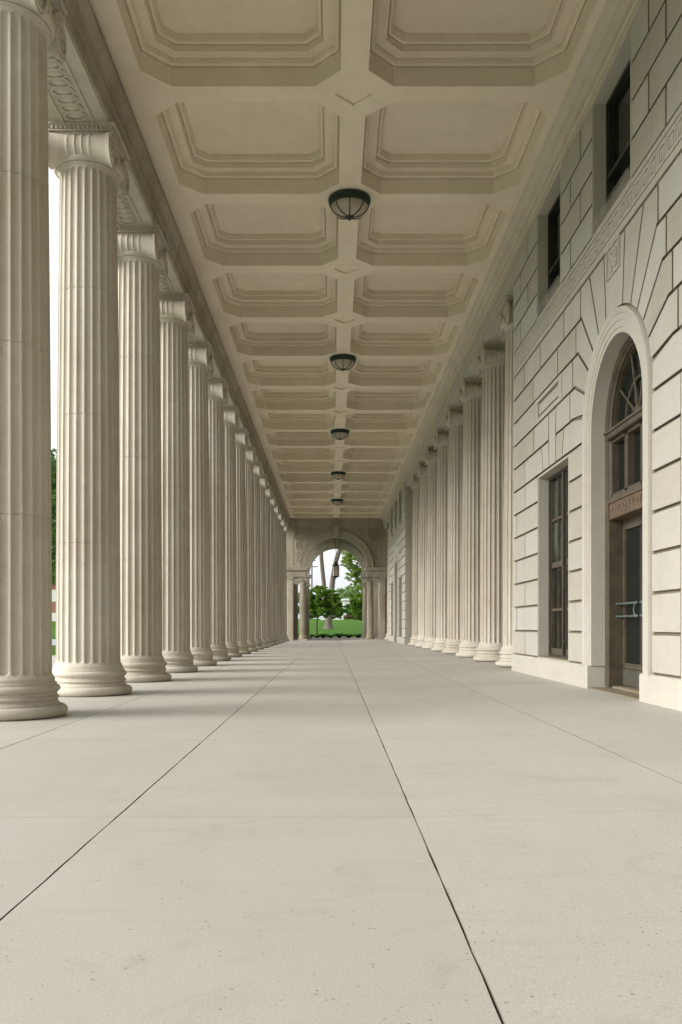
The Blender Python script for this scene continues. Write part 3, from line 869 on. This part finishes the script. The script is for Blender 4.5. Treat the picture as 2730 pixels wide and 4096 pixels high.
            f_o = fm.build('window',M['blackm'],root)
            pn = MB(); pn.box(X1-.025,X1-.018,y0+t,y1-t,z0+t,z1-t); pn.build('pane',M['glass'],f_o)
            sp = MB(); n = 38
            sp.box(3.262,3.28,y0+.01,y1-.01,z0+.012,z0+.018)
            for i in range(n):
                y = y0+.02+(y1-y0-.04)*i/(n-1)
                for dx,dy in ((-.05,.03),(.045,-.03),(-.01,-.035)):
                    sp.tube([(3.27,y,z0+.016),(3.27+dx,y+dy,z0+.15)],.0034,3,False)
            sp.build('bird_spikes',M['spike'],f_o)
    for sg in (1,-1):
        a,b_ = sorted((DC+sg*W0,DC+sg*W1)); window(a,b_,WZ0+.015,WZ1,True)
        a,b_ = sorted((DC+UD+sg*UW[0],DC+UD+sg*UW[1])); window(a,b_,BAND1+.01,FR-.02,False)
    window(DC+UD-.686,DC+UD+.686,BAND1+.01,FR-.02,False)
    return root
pav = build_pavilion()
tag(pav,'near rusticated stone wall with arched bronze door, windows and Greek key band','wall','rusticated wall sections on the right')
p2 = copy_tree(pav); p2.location.y = (14.02-1.61)*S
tag(p2,'distant rusticated stone wall section beyond the right row of columns','wall','rusticated wall sections on the right')
rw = MB(); rw.box(5.6,5.9,P0-.5,20*S,-.1,8.3)
for k in range(18):
    rw.box(5.58,5.6,5.7*S,20*S,.4+.41*k,.4+.41*k+.385)
tag(rw.build('rear_wall',M['wall']),'plain stone wall close behind the right row of columns','wall')

bw = MB(); bw.box(-3.5,-1.6,Y0-.6,Y0,-.1,8.3); bw.box(2.2,5.9,Y0-.6,Y0,-.1,8.3); bw.box(-1.6,2.2,Y0-.6,Y0,2.6,8.3)  # unseen wall added behind the camera, opening kept small to cut the light
for k in range(19): bw.box(-3.49,-1.61,Y0-.03,Y0+.02,.41*k+.012,.41*k+.398); bw.box(2.21,5.9,Y0-.03,Y0+.02,.41*k+.012,.41*k+.398)
tag(bw.build('darkening_back_wall',M['wall']),'unseen cross wall added behind the viewpoint, small opening to darken the hall','wall')
bw = MB(); bw.box(5.6,5.9,Y0,P0-.5,-.1,8.3)
tag(bw.build('rear_wall',M['wall']),'plain stone side wall to the right behind the viewpoint','wall')
# ------------------------------------------------------------------ end arch wall
def small_column(root,x,y):
    c = copy_tree(proto); c.name='x'
    return c
def arch_wall():
    root = empty('arch_wall'); CXA = .283; ri,ro,sp = 1.91,2.34,4.61
    mb = MB(); T = .55
    arcp = [(CXA-ri*math.cos(R(t)),sp+ri*math.sin(R(t))) for t in range(0,181,6)]
    outer = [(-3.6,sp)]+arcp+[(4.2,sp),(4.2,7.13),(-3.6,7.13)]
    mb.prism(outer,T,0,'y')
    for j,(xa,xb) in enumerate(((-3.6,-1.58),(-1.574,2.10),(2.106,4.2))): mb.box(xa,xb,-.012,T,7.136,7.58,.006)
    mb.box(-3.6,4.2,-.03,T,7.586,7.63,.004); mb.box(-3.6,4.2,-.06,T,7.63,7.80,.01)
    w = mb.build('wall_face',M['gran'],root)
    # archivolt in voussoirs
    av = MB(); prof = [(0,.1),(0,-.045),(.10,-.045),(.104,-.06),(.25,-.06),(.254,-.075),(.36,-.075),(.375,-.095),(.40,-.10),(.425,-.10),(.43,-.08),(.43,.01)]
    cuts = [0,30,55,86,94,125,150,180]
    for a,b_ in zip(cuts,cuts[1:]):
        if a == 86: continue
        n = 8; pth = []
        for i in range(n+1):
            t = a+.25*(a>0)+(b_-a-.25*(a>0)-.25*(b_<180))*i/n
            pth.append((CXA-ri*math.cos(R(t)),sp+ri*math.sin(R(t)),-math.cos(R(t)),math.sin(R(t))))
        av.sweep(pth,prof,lambda p,z,d:(p,d,z))
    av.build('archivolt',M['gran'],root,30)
    ks = MB(); ks.prism([(CXA-.15,sp+ri-.05),(CXA+.15,sp+ri-.05),(CXA+.215,7.16),(CXA-.215,7.16)],0,-.20,'y',.015)
    ks.box(CXA-.24,CXA+.24,-.23,0,7.16,7.21,.01)
    for q in (-.1,.1): ks.tube([(CXA+q,-.215,6.62),(CXA+q*1.4,-.215,7.13)],.018,6)
    ks.ell((CXA,-.17,6.53),.15,.07,.08,12,6); ks.build('keystone',M['gran'],root,40)
    # spandrel carving
    for sg in (-1,1):
        sc = MB(); cx = CXA+sg*2.32; cz = 6.62; y = -.004
        def spir(c0,c1,r,turn,st,tr,flip=1):
            pts = [(cx+flip*sg*(c0+r*(1-t/34)*math.cos(st+turn*t*.30)),y-.012,cz+c1+r*(1-t/34)*math.sin(st+turn*t*.30)) for t in range(30)]
            sc.tube(pts,[tr*(1-.5*t/30) for t in range(30)],5)
        for r_,tr in ((.36,.035),(.28,.026),(.15,.03),(.07,.03)):
            sc.tube([(cx+r_*math.cos(2*PI*t/28),y-.012,cz+r_*math.sin(2*PI*t/28)) for t in range(29)],tr,6,False)
        for k in range(18):
            a = 2*PI*k/18; sc.ell((cx+.215*math.cos(a),y-.01,cz+.215*math.sin(a)),.035,.025,.035,6,4)
        sc.ell((cx,y-.015,cz),.05,.04,.05)
        for c0,c1,r_,tn,st in ((-.62,.15,.20,1,2.6),(-.98,.22,.14,-1,.4),(.05,-.62,.23,-1,1.2),(.06,-1.08,.19,1,2.0),(.07,-1.46,.14,-1,1.0),(-.40,-.30,.12,1,.3),(-.38,.38,.10,-1,2.2)):
            spir(c0,c1,r_,tn,st,.038); spir(c0,c1,r_*.6,tn,st+1.5,.03)
            for q in range(5):
                a = q*1.25; sc.ell((cx+sg*(c0+r_*1.15*math.cos(a)),y-.005,cz+c1+r_*1.15*math.sin(a)),.05,.022,.03,6,4)
        # raised border of the spandrel
        xo = CXA+sg*2.76; br = ro+.10
        pts = [(CXA+sg*br*math.sin(R(t)),-.004,sp+br*math.cos(R(t))) for t in range(28,88,4)]
        sc.tube([(xo,-.004,4.72),(xo,-.004,7.05),(CXA+sg*br*math.sin(R(20)),-.004,7.05)],.018,5)
        sc.tube(pts,.016,5)
        sc.build('spandrel_carving',M['gran'],root,50)
    # imposts, pilasters, wall ends
    for sg in (-1,1):
        im = MB(); xi = CXA+sg*(ri+.0); xo = CXA+sg*3.9
        def bx(xa,y0,y1,z0,z1,c=.008): im.box(min(xa,xo),max(xa,xo),y0,y1,z0,z1,c)
        bx(xi+sg*.02,-.16,.62,4.02,4.13); bx(xi+sg*.0,-.18,.64,4.134,4.33); bx(xi-sg*.03,-.21,.67,4.334,4.38); bx(xi-sg*.06,-.25,.71,4.384,4.43); bx(xi-sg*.11,-.30,.76,4.434,4.56); bx(xi-sg*.13,-.32,.78,4.564,4.612)
        im.build('impost',M['gran'],root)
        pl = MB(); a = CXA+sg*2.75; b_ = CXA+sg*3.07
        lo,hi = min(a,b_),max(a,b_)
        pl.box(lo,hi,-.10,.5,.3,3.82,.008); pl.box(lo-.03,hi+.03,-.13,.53,0.0,.30,.015); pl.box(lo-.015,hi+.015,-.115,.515,3.825,3.87,.006); pl.box(lo-.04,hi+.04,-.14,.54,3.875,4.016,.015)
        lo2,hi2 = sorted((CXA+sg*3.07,CXA+sg*3.9)); pl.box(lo2,hi2,.02,.55,-.05,4.02)
        pl.build('pilaster',M['gran'],root)
        # small ionic column
        sc_ = .552
        for dy in ([.12] if True else []):
            for ch in [q for q in col.objects if q.parent == proto]:
                c = ch.copy(); col.objects.link(c); c.parent = root; c.data = gm[ch.data.name]
                c.matrix_parent_inverse = Matrix.Identity(4)
                c.location = (CXA+sg*2.13,dy,.10); c.scale = (sc_,sc_,3.92/TOP); c.rotation_euler.z = PI/2
                c.name = {'base':'column_base','shaft':'column_shaft','capital':'column_capital'}[ch.name.split('.')[0]]
                for g2 in [q for q in col.objects if q.parent == ch]:
                    d = g2.copy(); col.objects.link(d); d.parent = c; d.data = gm[g2.data.name]
            pd = MB(); pd.box(CXA+sg*2.13-.31,CXA+sg*2.13+.31,dy-.31,dy+.31,-.02,.10,.008); pd.build('pedestal',M['gran'],root)
    return root
gm = {}
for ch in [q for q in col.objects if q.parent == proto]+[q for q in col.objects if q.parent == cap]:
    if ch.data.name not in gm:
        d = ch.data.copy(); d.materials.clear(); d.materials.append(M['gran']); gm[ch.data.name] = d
aw = arch_wall(); aw.location = (0,20*S,0)
tag(aw,'carved stone arch wall closing the end of the hall, rosettes in its spandrels','arch','stone arch walls of the end porch')
aw2 = copy_tree(aw); aw2.location = (0,22.84*S,0)
tag(aw2,'second stone arch seen through the first, opening on the garden','arch','stone arch walls of the end porch')
for sg in (-1,1):
    sw = MB(); xi = .283+sg*3.02; 
    for k in range(10):
        z0 = .0+.40*k; sw.box(min(xi,xi+sg*.5),max(xi,xi+sg*.5),20*S+.56,22.84*S-.02,z0+.012,z0+.388,.01)
    sw.box(min(xi+sg*.03,xi+sg*.6),max(xi+sg*.03,xi+sg*.6),20*S+.555,22.84*S-.01,-.05,4.0)
    tag(sw.build('porch_side_wall',M['gran']),'rusticated side wall of the end porch behind the %s pilaster' % ('left' if sg<0 else 'right'),'wall','side walls of the end porch')
pc = MB(); pc.box(-3.6,4.2,20*S+.56,22.84*S-.01,7.45,7.9)
for y in (20.9,21.9): pc.box(-2.7,3.3,y*S-.2,y*S+.2,7.25,7.446)
tag(pc.build('porch_ceiling',M['gran']),'dark stone ceiling of the end porch above the lantern','ceiling')

# hanging lantern
ln = empty('hanging_lantern',(.262,21.42*S,4.25)); tag(ln,'black hexagonal lantern hanging on a chain in the end archway','lantern')
mb = MB(); n = 6
mb.lathe([(0,-.06),(.10,-.055),(.22,0),(.235,.02),(.235,.045),(.215,.05)],6); mb.lathe([(.0,.70),(.235,.70),(.245,.73),(.225,.76),(.20,.77),(.19,.80),(.16,.88),(.10,.95),(.04,.99),(.03,1.04),(0,1.05)],6)
mb.lathe([(0,-.22),(.015,-.2),(.02,-.1),(.05,-.06)],8)
for k in range(6):
    a = 2*PI*k/6; mb.tube([(.215*math.cos(a),.215*math.sin(a),.03),(.215*math.cos(a),.215*math.sin(a),.72)],.018,6)
    mb.tube([(.24*math.cos(a),.24*math.sin(a),.74),(.26*math.cos(a),.26*math.sin(a),.84)],[.02,.006],6)
    b2 = a+PI/3
    mb.tube([((1-t)*.215*math.cos(a)+t*.215*math.cos(b2),(1-t)*.215*math.sin(a)+t*.215*math.sin(b2),.68-.5*t*(1-t)) for t in (0,.25,.5,.75,1)],.01,5)
mb.build('frame',M['blackm'],ln,40)
mb = MB(); mb.lathe([(.2,.04),(.2,.71)],6); mb.build('pane',M['bowl'],ln)
mb = MB()
mb.tube([(0,0,1.04),(0,0,1.2)],.02,6)
z = 1.2
while z < 3.1:
    mb.tube([(.02*math.cos(t*PI/4)*(1 if int(z*20)%2 else .3),.02*math.cos(t*PI/4)*(.3 if int(z*20)%2 else 1),z+.035+.04*math.sin(t*PI/4)) for t in range(9)],.008,4,False); z += .062
mb.build('chain',M['blackm'],ln)

# ------------------------------------------------------------------ vegetation
def leaves(blobs, n, size, hollow=.35, flat=.6):
    w = np.array([b[3]*b[4]*b[5] for b in blobs])**.7; w = w/w.sum()
    idx = RNG.choice(len(blobs), n, p=w); B = np.array(blobs)[idx]
    d = RNG.normal(size=(n,3)); d /= np.linalg.norm(d,axis=1)[:,None]
    r = (hollow+(1-hollow)*RNG.random(n)**.6)*(1+.12*RNG.normal(size=n))
    P = B[:,:3]+d*r[:,None]*B[:,3:6]
    u = RNG.normal(size=(n,3)); u /= np.linalg.norm(u,axis=1)[:,None]
    t = RNG.normal(size=(n,3)); t[:,2]*=flat; w_ = np.cross(u,t); w_ /= np.linalg.norm(w_,axis=1)[:,None]
    s = size*(.6+.8*RNG.random(n))[:,None]
    V = np.stack([P-u*s, P+w_*s*.45, P+u*s, P-w_*s*.45],axis=1).reshape(-1,3)
    F = np.arange(4*n).reshape(n,4)
    return V.tolist(), F.tolist()
def crown_blobs(c, rad, n, sz):
    out = []
    for i in range(n):
        d = RNG.normal(size=3); d /= np.linalg.norm(d); r = RNG.random()**.45*.82
        s = sz*(.6+.8*RNG.random())
        out.append((c[0]+d[0]*r*rad[0],c[1]+d[1]*r*rad[1],c[2]+d[2]*r*rad[2],s*rad[0],s*rad[1],s*rad[2]*.75))
    return out
def tree(name,x,y,trunkpts,trunkr,crowns,nleaf,lsize,leafmat,barkmat,label,group=None,nb=40,sz=.24,branches=14,extra=None):
    z = groundz(x,y); t = empty(name,(x,y,z))
    tr = MB(); tr.tube(trunkpts,trunkr,10)
    c0 = crowns[0]
    for i in range(branches):
        k = random.randrange(len(trunkpts)//2,len(trunkpts)); p = Vector(trunkpts[k]); cc = random.choice(crowns)
        q = Vector(cc[0])+Vector([random.uniform(-.75,.75)*cc[1][j] for j in range(3)])
        m = (p+q)/2+Vector((random.uniform(-.1,.1),random.uniform(-.1,.1),.1*random.random()))*cc[1][0]
        r0 = trunkr[k]*.5; tr.tube([p,m,q],[r0,r0*.6,r0*.15],6)
    if extra:
        for pts,rr in extra: tr.tube(pts,rr,10)
    tr.build('trunk',barkmat,t,50)
    bl = []
    for c,rad in crowns: bl += crown_blobs(c,rad,nb,sz)
    V,F = leaves(bl,nleaf,lsize)
    mb = MB(); mb.v = V; mb.f = F; mb.build('crown',leafmat,t,fixn=False)
    tag(t,label,'tree',group); return t
# small round tree in front of the arch
tree('small_tree',-1.24,72,[(0,0,-.1),(.02,0,.5),(.0,0,.95),(.1,0,1.5),(.25,0,2.3),(.3,0,3.2)],[.075,.055,.05,.045,.03,.015],
     [((.45,0,2.6),(1.65,1.4,1.6)),((1.45,0,2.1),(1.15,1.0,1.05)),((-.3,0,2.6),(1.3,1.0,1.45)),((.1,0,3.6),(1.1,.9,.9)),((1.2,0,3.1),(.9,.9,.8))],75000,.042,M['leafd'],M['barkd'],'small dark green tree with thin trunk on the lawn seen through the arch','trees seen through the arch',60,.13)
tree('lawn_tree',3.6,77,[(0,0,-.1),(0,0,1),(0,0,2),(-.1,0,3)],[.1,.08,.06,.03],
     [((-.1,0,2.55),(2.2,1.6,1.9)),((-1.3,0,1.8),(1.0,.8,.85)),((-1.4,0,2.8),(.95,.8,.95))],60000,.048,M['leafd'],M['barkd'],'bushy dark green tree half hidden behind the right arch columns','trees seen through the arch',60,.13)
# big forked tree
tree('forked_tree',-.35,86,[(0,0,-.2),(.02,0,.1),(.0,0,.5),(.02,0,1.6),(.30,0,3.6),(.45,0,5.0),(.75,0,6.6),(1.15,0,7.9),(1.5,0,9.5),(1.8,0,11)],[.66,.46,.36,.32,.27,.25,.23,.21,.17,.10],
     [((0,0,12.2),(6,4,3.4)),((-1.0,0,9.6),(1.6,1.5,.8)),((.1,0,8.75),(.5,.6,.4))],9000,.14,M['leafm'],M['bark'],'tall pale forked tree whose two bare trunks rise behind the small tree','trees seen through the arch',40,.2,0,
     extra=[([(0,0,1.3),(-.35,0,2.6),(-.42,0,4.2),(-.55,0,5.4),(-.68,0,6.8),(-.70,0,8.2),(-.9,0,10)],[.24,.22,.21,.20,.19,.18,.12])])
tree('leafy_tree',6.2,96,[(0,0,-.1),(0,0,3),(-.3,0,6),(-.6,0,8),(-1,0,10)],[.3,.26,.2,.14,.08],
     [((-1.8,0,8.0),(3.2,2.6,2.9)),((-3.6,0,5.4),(1.6,1.5,1.5)),((-4.0,0,8.0),(1.7,1.5,1.3)),((-2.6,0,4.6),(1.6,1.5,1.2)),((-4.2,0,6.7),(1.5,1.4,1.2))],95000,.045,M['leafy'],M['bark'],'bright yellow green tree hanging into the upper right of the archway','trees seen through the arch',75,.135)
far = [(-9,150,4.4,6.5),(-4.2,165,3.8,5.4),(.8,172,3.4,4.9),(4.6,160,4.2,6.2),(9.5,150,5,8),(1.6,205,5.0,7.0),(-15,140,5,9),(16,140,6,10)]
FL = ['broad pale tree far left beyond the lawn','hazy low tree beyond the lawn left of the white building','pale round tree directly above the white building','pale tree behind the right of the white building','tall hazy tree far right beyond the lawn','most distant faint tree over the white building roof','hidden far tree left of the arch view','hidden far tree right of the arch view']
for (x,y,r_,h),lb in zip(far[:6],FL):
    tree('distant_tree',x,y,[(0,0,-.2),(0,0,2),(0,0,h*.7)],[.3,.25,.1],[((0,0,h*.6),(r_*.85,r_*.6,h*.5))],20000,.12,M['leafp'],M['bark'],lb,'distant trees beyond the lawn',50,.17,4)
# hostas
hp = [(-1.1,66.2,.34),(-.1,66.35,.36),(2.5,66.4,.38),(-1.6,66.4,.40),(-.65,66.5,.46),(.55,66.3,.50),(1.25,66.5,.42),(1.95,66.3,.44),(-2.2,66.6,.4)]
HL = ['low hosta between the small tree trunk and its dark neighbour','low hosta left of the largest arching one','last hosta at the foot of the right arch columns','leftmost leafy hosta below the small tree','dark hosta just right of the small tree trunk','largest arching hosta at the middle of the bed','mid green hosta right of the middle of the bed','hosta just left of the last one by the right arch columns','hosta half hidden behind the left arch columns']
for (x,y,s_),lb in zip(hp,HL):
    mb = MB()
    s_ *= 1.3
    for i in range(170):
        a = random.uniform(0,2*PI); L_ = s_*random.uniform(.6,1.5); up = random.uniform(.5,1.1)*s_; w = .06+.04*random.random()
        ca,sa = math.cos(a),math.sin(a); pts = []
        for t in (0,.35,.7,1): pts.append((L_*.6*t*ca, L_*.6*t*sa, up*(t*1.5-t*t*1.05)))
        ww = [.01,w,w*.9,.005]; vs = []
        for (px,py,pz),q in zip(pts,ww): vs += [(px-sa*q,py+ca*q,pz),(px+sa*q,py-ca*q,pz)]
        mb.add(vs,[(0,1,3,2),(2,3,5,4),(4,5,7,6)])
    tag(mb.build('hosta_plant',M['hosta'],fixn=False,loc=(x,y,0)),lb,'plant','hosta plants in the bed')
for i,(x,y,rx,h,lb) in enumerate([(-3.4,124,2.2,2.4,'rounded shrub left of the low white wall'),(.6,126,1.6,2.0,'rounded shrub behind the low white wall'),(3.0,125,1.7,2.3,'rounded shrub in front of the white building'),(5.6,124,2.0,2.6,'rounded shrub at the right foot of the white building')]):
    V,F = leaves(crown_blobs((0,0,h*.45),(rx,1.2,h*.55),40,.22),9000,.09)
    mb = MB(); mb.v=V; mb.f=F; tag(mb.build('shrub',M['leafm'],fixn=False,loc=(x,y,groundz(x,y))),lb,'shrub','shrubs at the top of the lawn')
# hedge, low wall, white building, pole
V,F = leaves([(1.9+.5*i,118,groundz(2,118)+.25,.4,.4,.3) for i in range(6)],5000,.06)
mb = MB(); mb.v=V; mb.f=F; tag(mb.build('hedge',M['hedge'],fixn=False),'low reddish clipped hedge at the top of the lawn','hedge')
mb = MB(); mb.box(-1.5,1.5,116,116.3,groundz(0,116)-.3,groundz(0,116)+.28,.01); mb.box(-1.5,1.5,115.95,116.35,groundz(0,116)+.284,groundz(0,116)+.33,.01)
tag(mb.build('low_wall',M['white']),'low white garden wall at the top of the lawn','wall')
bz = groundz(4,150); wb = empty('white_building',(1.9,150,bz)); tag(wb,'flat roofed white building half hidden by trees beyond the lawn','building')
mb = MB(); mb.box(0,9,0,7,0,3.1); mb.build('wall',M['white'],wb)
mb = MB(); mb.box(-.25,9.25,-.3,7.3,3.104,3.4,.02); mb.build('roof',M['white'],wb)
for i in range(5):
    mb = MB(); mb.box(.45+i*1.75,1.75+i*1.75,-.04,.02,.9,2.5); w = mb.build('window',M['bronzel'],wb)
    mb = MB(); mb.box(.53+i*1.75,1.67+i*1.75,-.06,-.042,.98,2.42); mb.build('pane',M['glass'],w)
pz = groundz(-3,130); mb = MB(); mb.tube([(0,0,0),(0,0,9.3)],[.13,.09],8); mb.box(-.9,.9,-.06,.06,7.6,7.72); mb.box(-.6,.6,-.06,.06,8.5,8.6)
tag(mb.build('utility_pole',M['bark'],loc=(-2.95,130,pz)),'thin utility pole with cross arms against the sky left in the arch','pole')
# left side street trees, seen between the two nearest columns
for (x,y,h,m_,lb) in ((-11.6,38,9.6,'leafm','leafy street tree seen between the two nearest left columns'),(-21.5,66,15.5,'leafd','taller dark tree behind the street tree left of the columns')):
    tree('street_tree',x,y,[(0,0,-.1),(0,0,h*.3),(.1,0,h*.6),(0,0,h*.85)],[.16,.13,.09,.03],[((0,0,h*.58),(h*.24,h*.24,h*.40))],9000,.10 if h<12 else .17,M[m_],M['bark'],lb,'trees left of the colonnade',40,.22,10)
bh = empty('brick_house',(-38,112,-.06)); tag(bh,'brick house glimpsed behind trees between the two nearest left columns','house')
mb = MB(); mb.box(-5,9,0,9,0,6.5); mb.build('wall',M['brick'],bh)
mb = MB(); mb.prism([(-5.5,6.5),(9.5,6.5),(2,9.5)],-.4,9.4,'y'); mb.build('roof',M['asph'],bh)
for i in range(4):
    for zz in (1.2,4.1):
        mb = MB(); mb.box(-4+i*3.3,-2.6+i*3.3,-.05,.02,zz,zz+1.5); mb.build('window',M['white'],bh)

# ------------------------------------------------------------------ camera, light
cam = bpy.data.cameras.new('camera'); co = bpy.data.objects.new('camera',cam); col.objects.link(co); scn.camera = co
co.location = (0,0,CAMZ); co.rotation_euler = (R(90),0,0)
cam.sensor_fit = 'HORIZONTAL'; cam.sensor_width = 36; cam.lens = 3550/2730*36
cam.shift_x = (1365-1329)/2730; cam.shift_y = (2508-2048)/2730
cam.clip_start = .05; cam.clip_end = 2000
EL, AZ = 29, -108     # azimuth measured from +Y towards +X
w = bpy.data.worlds.new('World'); scn.world = w; w.use_nodes = True; N = w.node_tree.nodes; L = w.node_tree.links
bg = N['Background']; sk = N.new('ShaderNodeTexSky'); sk.sky_type='NISHITA'; sk.sun_disc=False
sk.sun_elevation = R(EL); sk.sun_rotation = R(AZ); sk.dust_density = 4; sk.air_density = 1.0; sk.ozone_density = 1
hs = N.new('ShaderNodeHueSaturation'); hs.inputs['Saturation'].default_value = .20
L.new(sk.outputs[0],hs.inputs['Color']); mixn = mixc(N,L,.5,hs.outputs[0],(4.3,4.45,4.7,1)); L.new(mixn,bg.inputs['Color']); bg.inputs['Strength'].default_value = .12
sun = bpy.data.lights.new('sun','SUN'); sun.energy = 1.2; sun.angle = R(42); sun.color = (1,.985,.96)
so = bpy.data.objects.new('sun',sun); col.objects.link(so)
d = Vector((math.sin(R(AZ))*math.cos(R(EL)),math.cos(R(AZ))*math.cos(R(EL)),math.sin(R(EL))))
so.rotation_euler = d.to_track_quat('Z','Y').to_euler()
scn.view_settings.view_transform = 'Standard'; scn.view_settings.look = 'None'; scn.view_settings.exposure = 1.4; scn.view_settings.gamma = 1
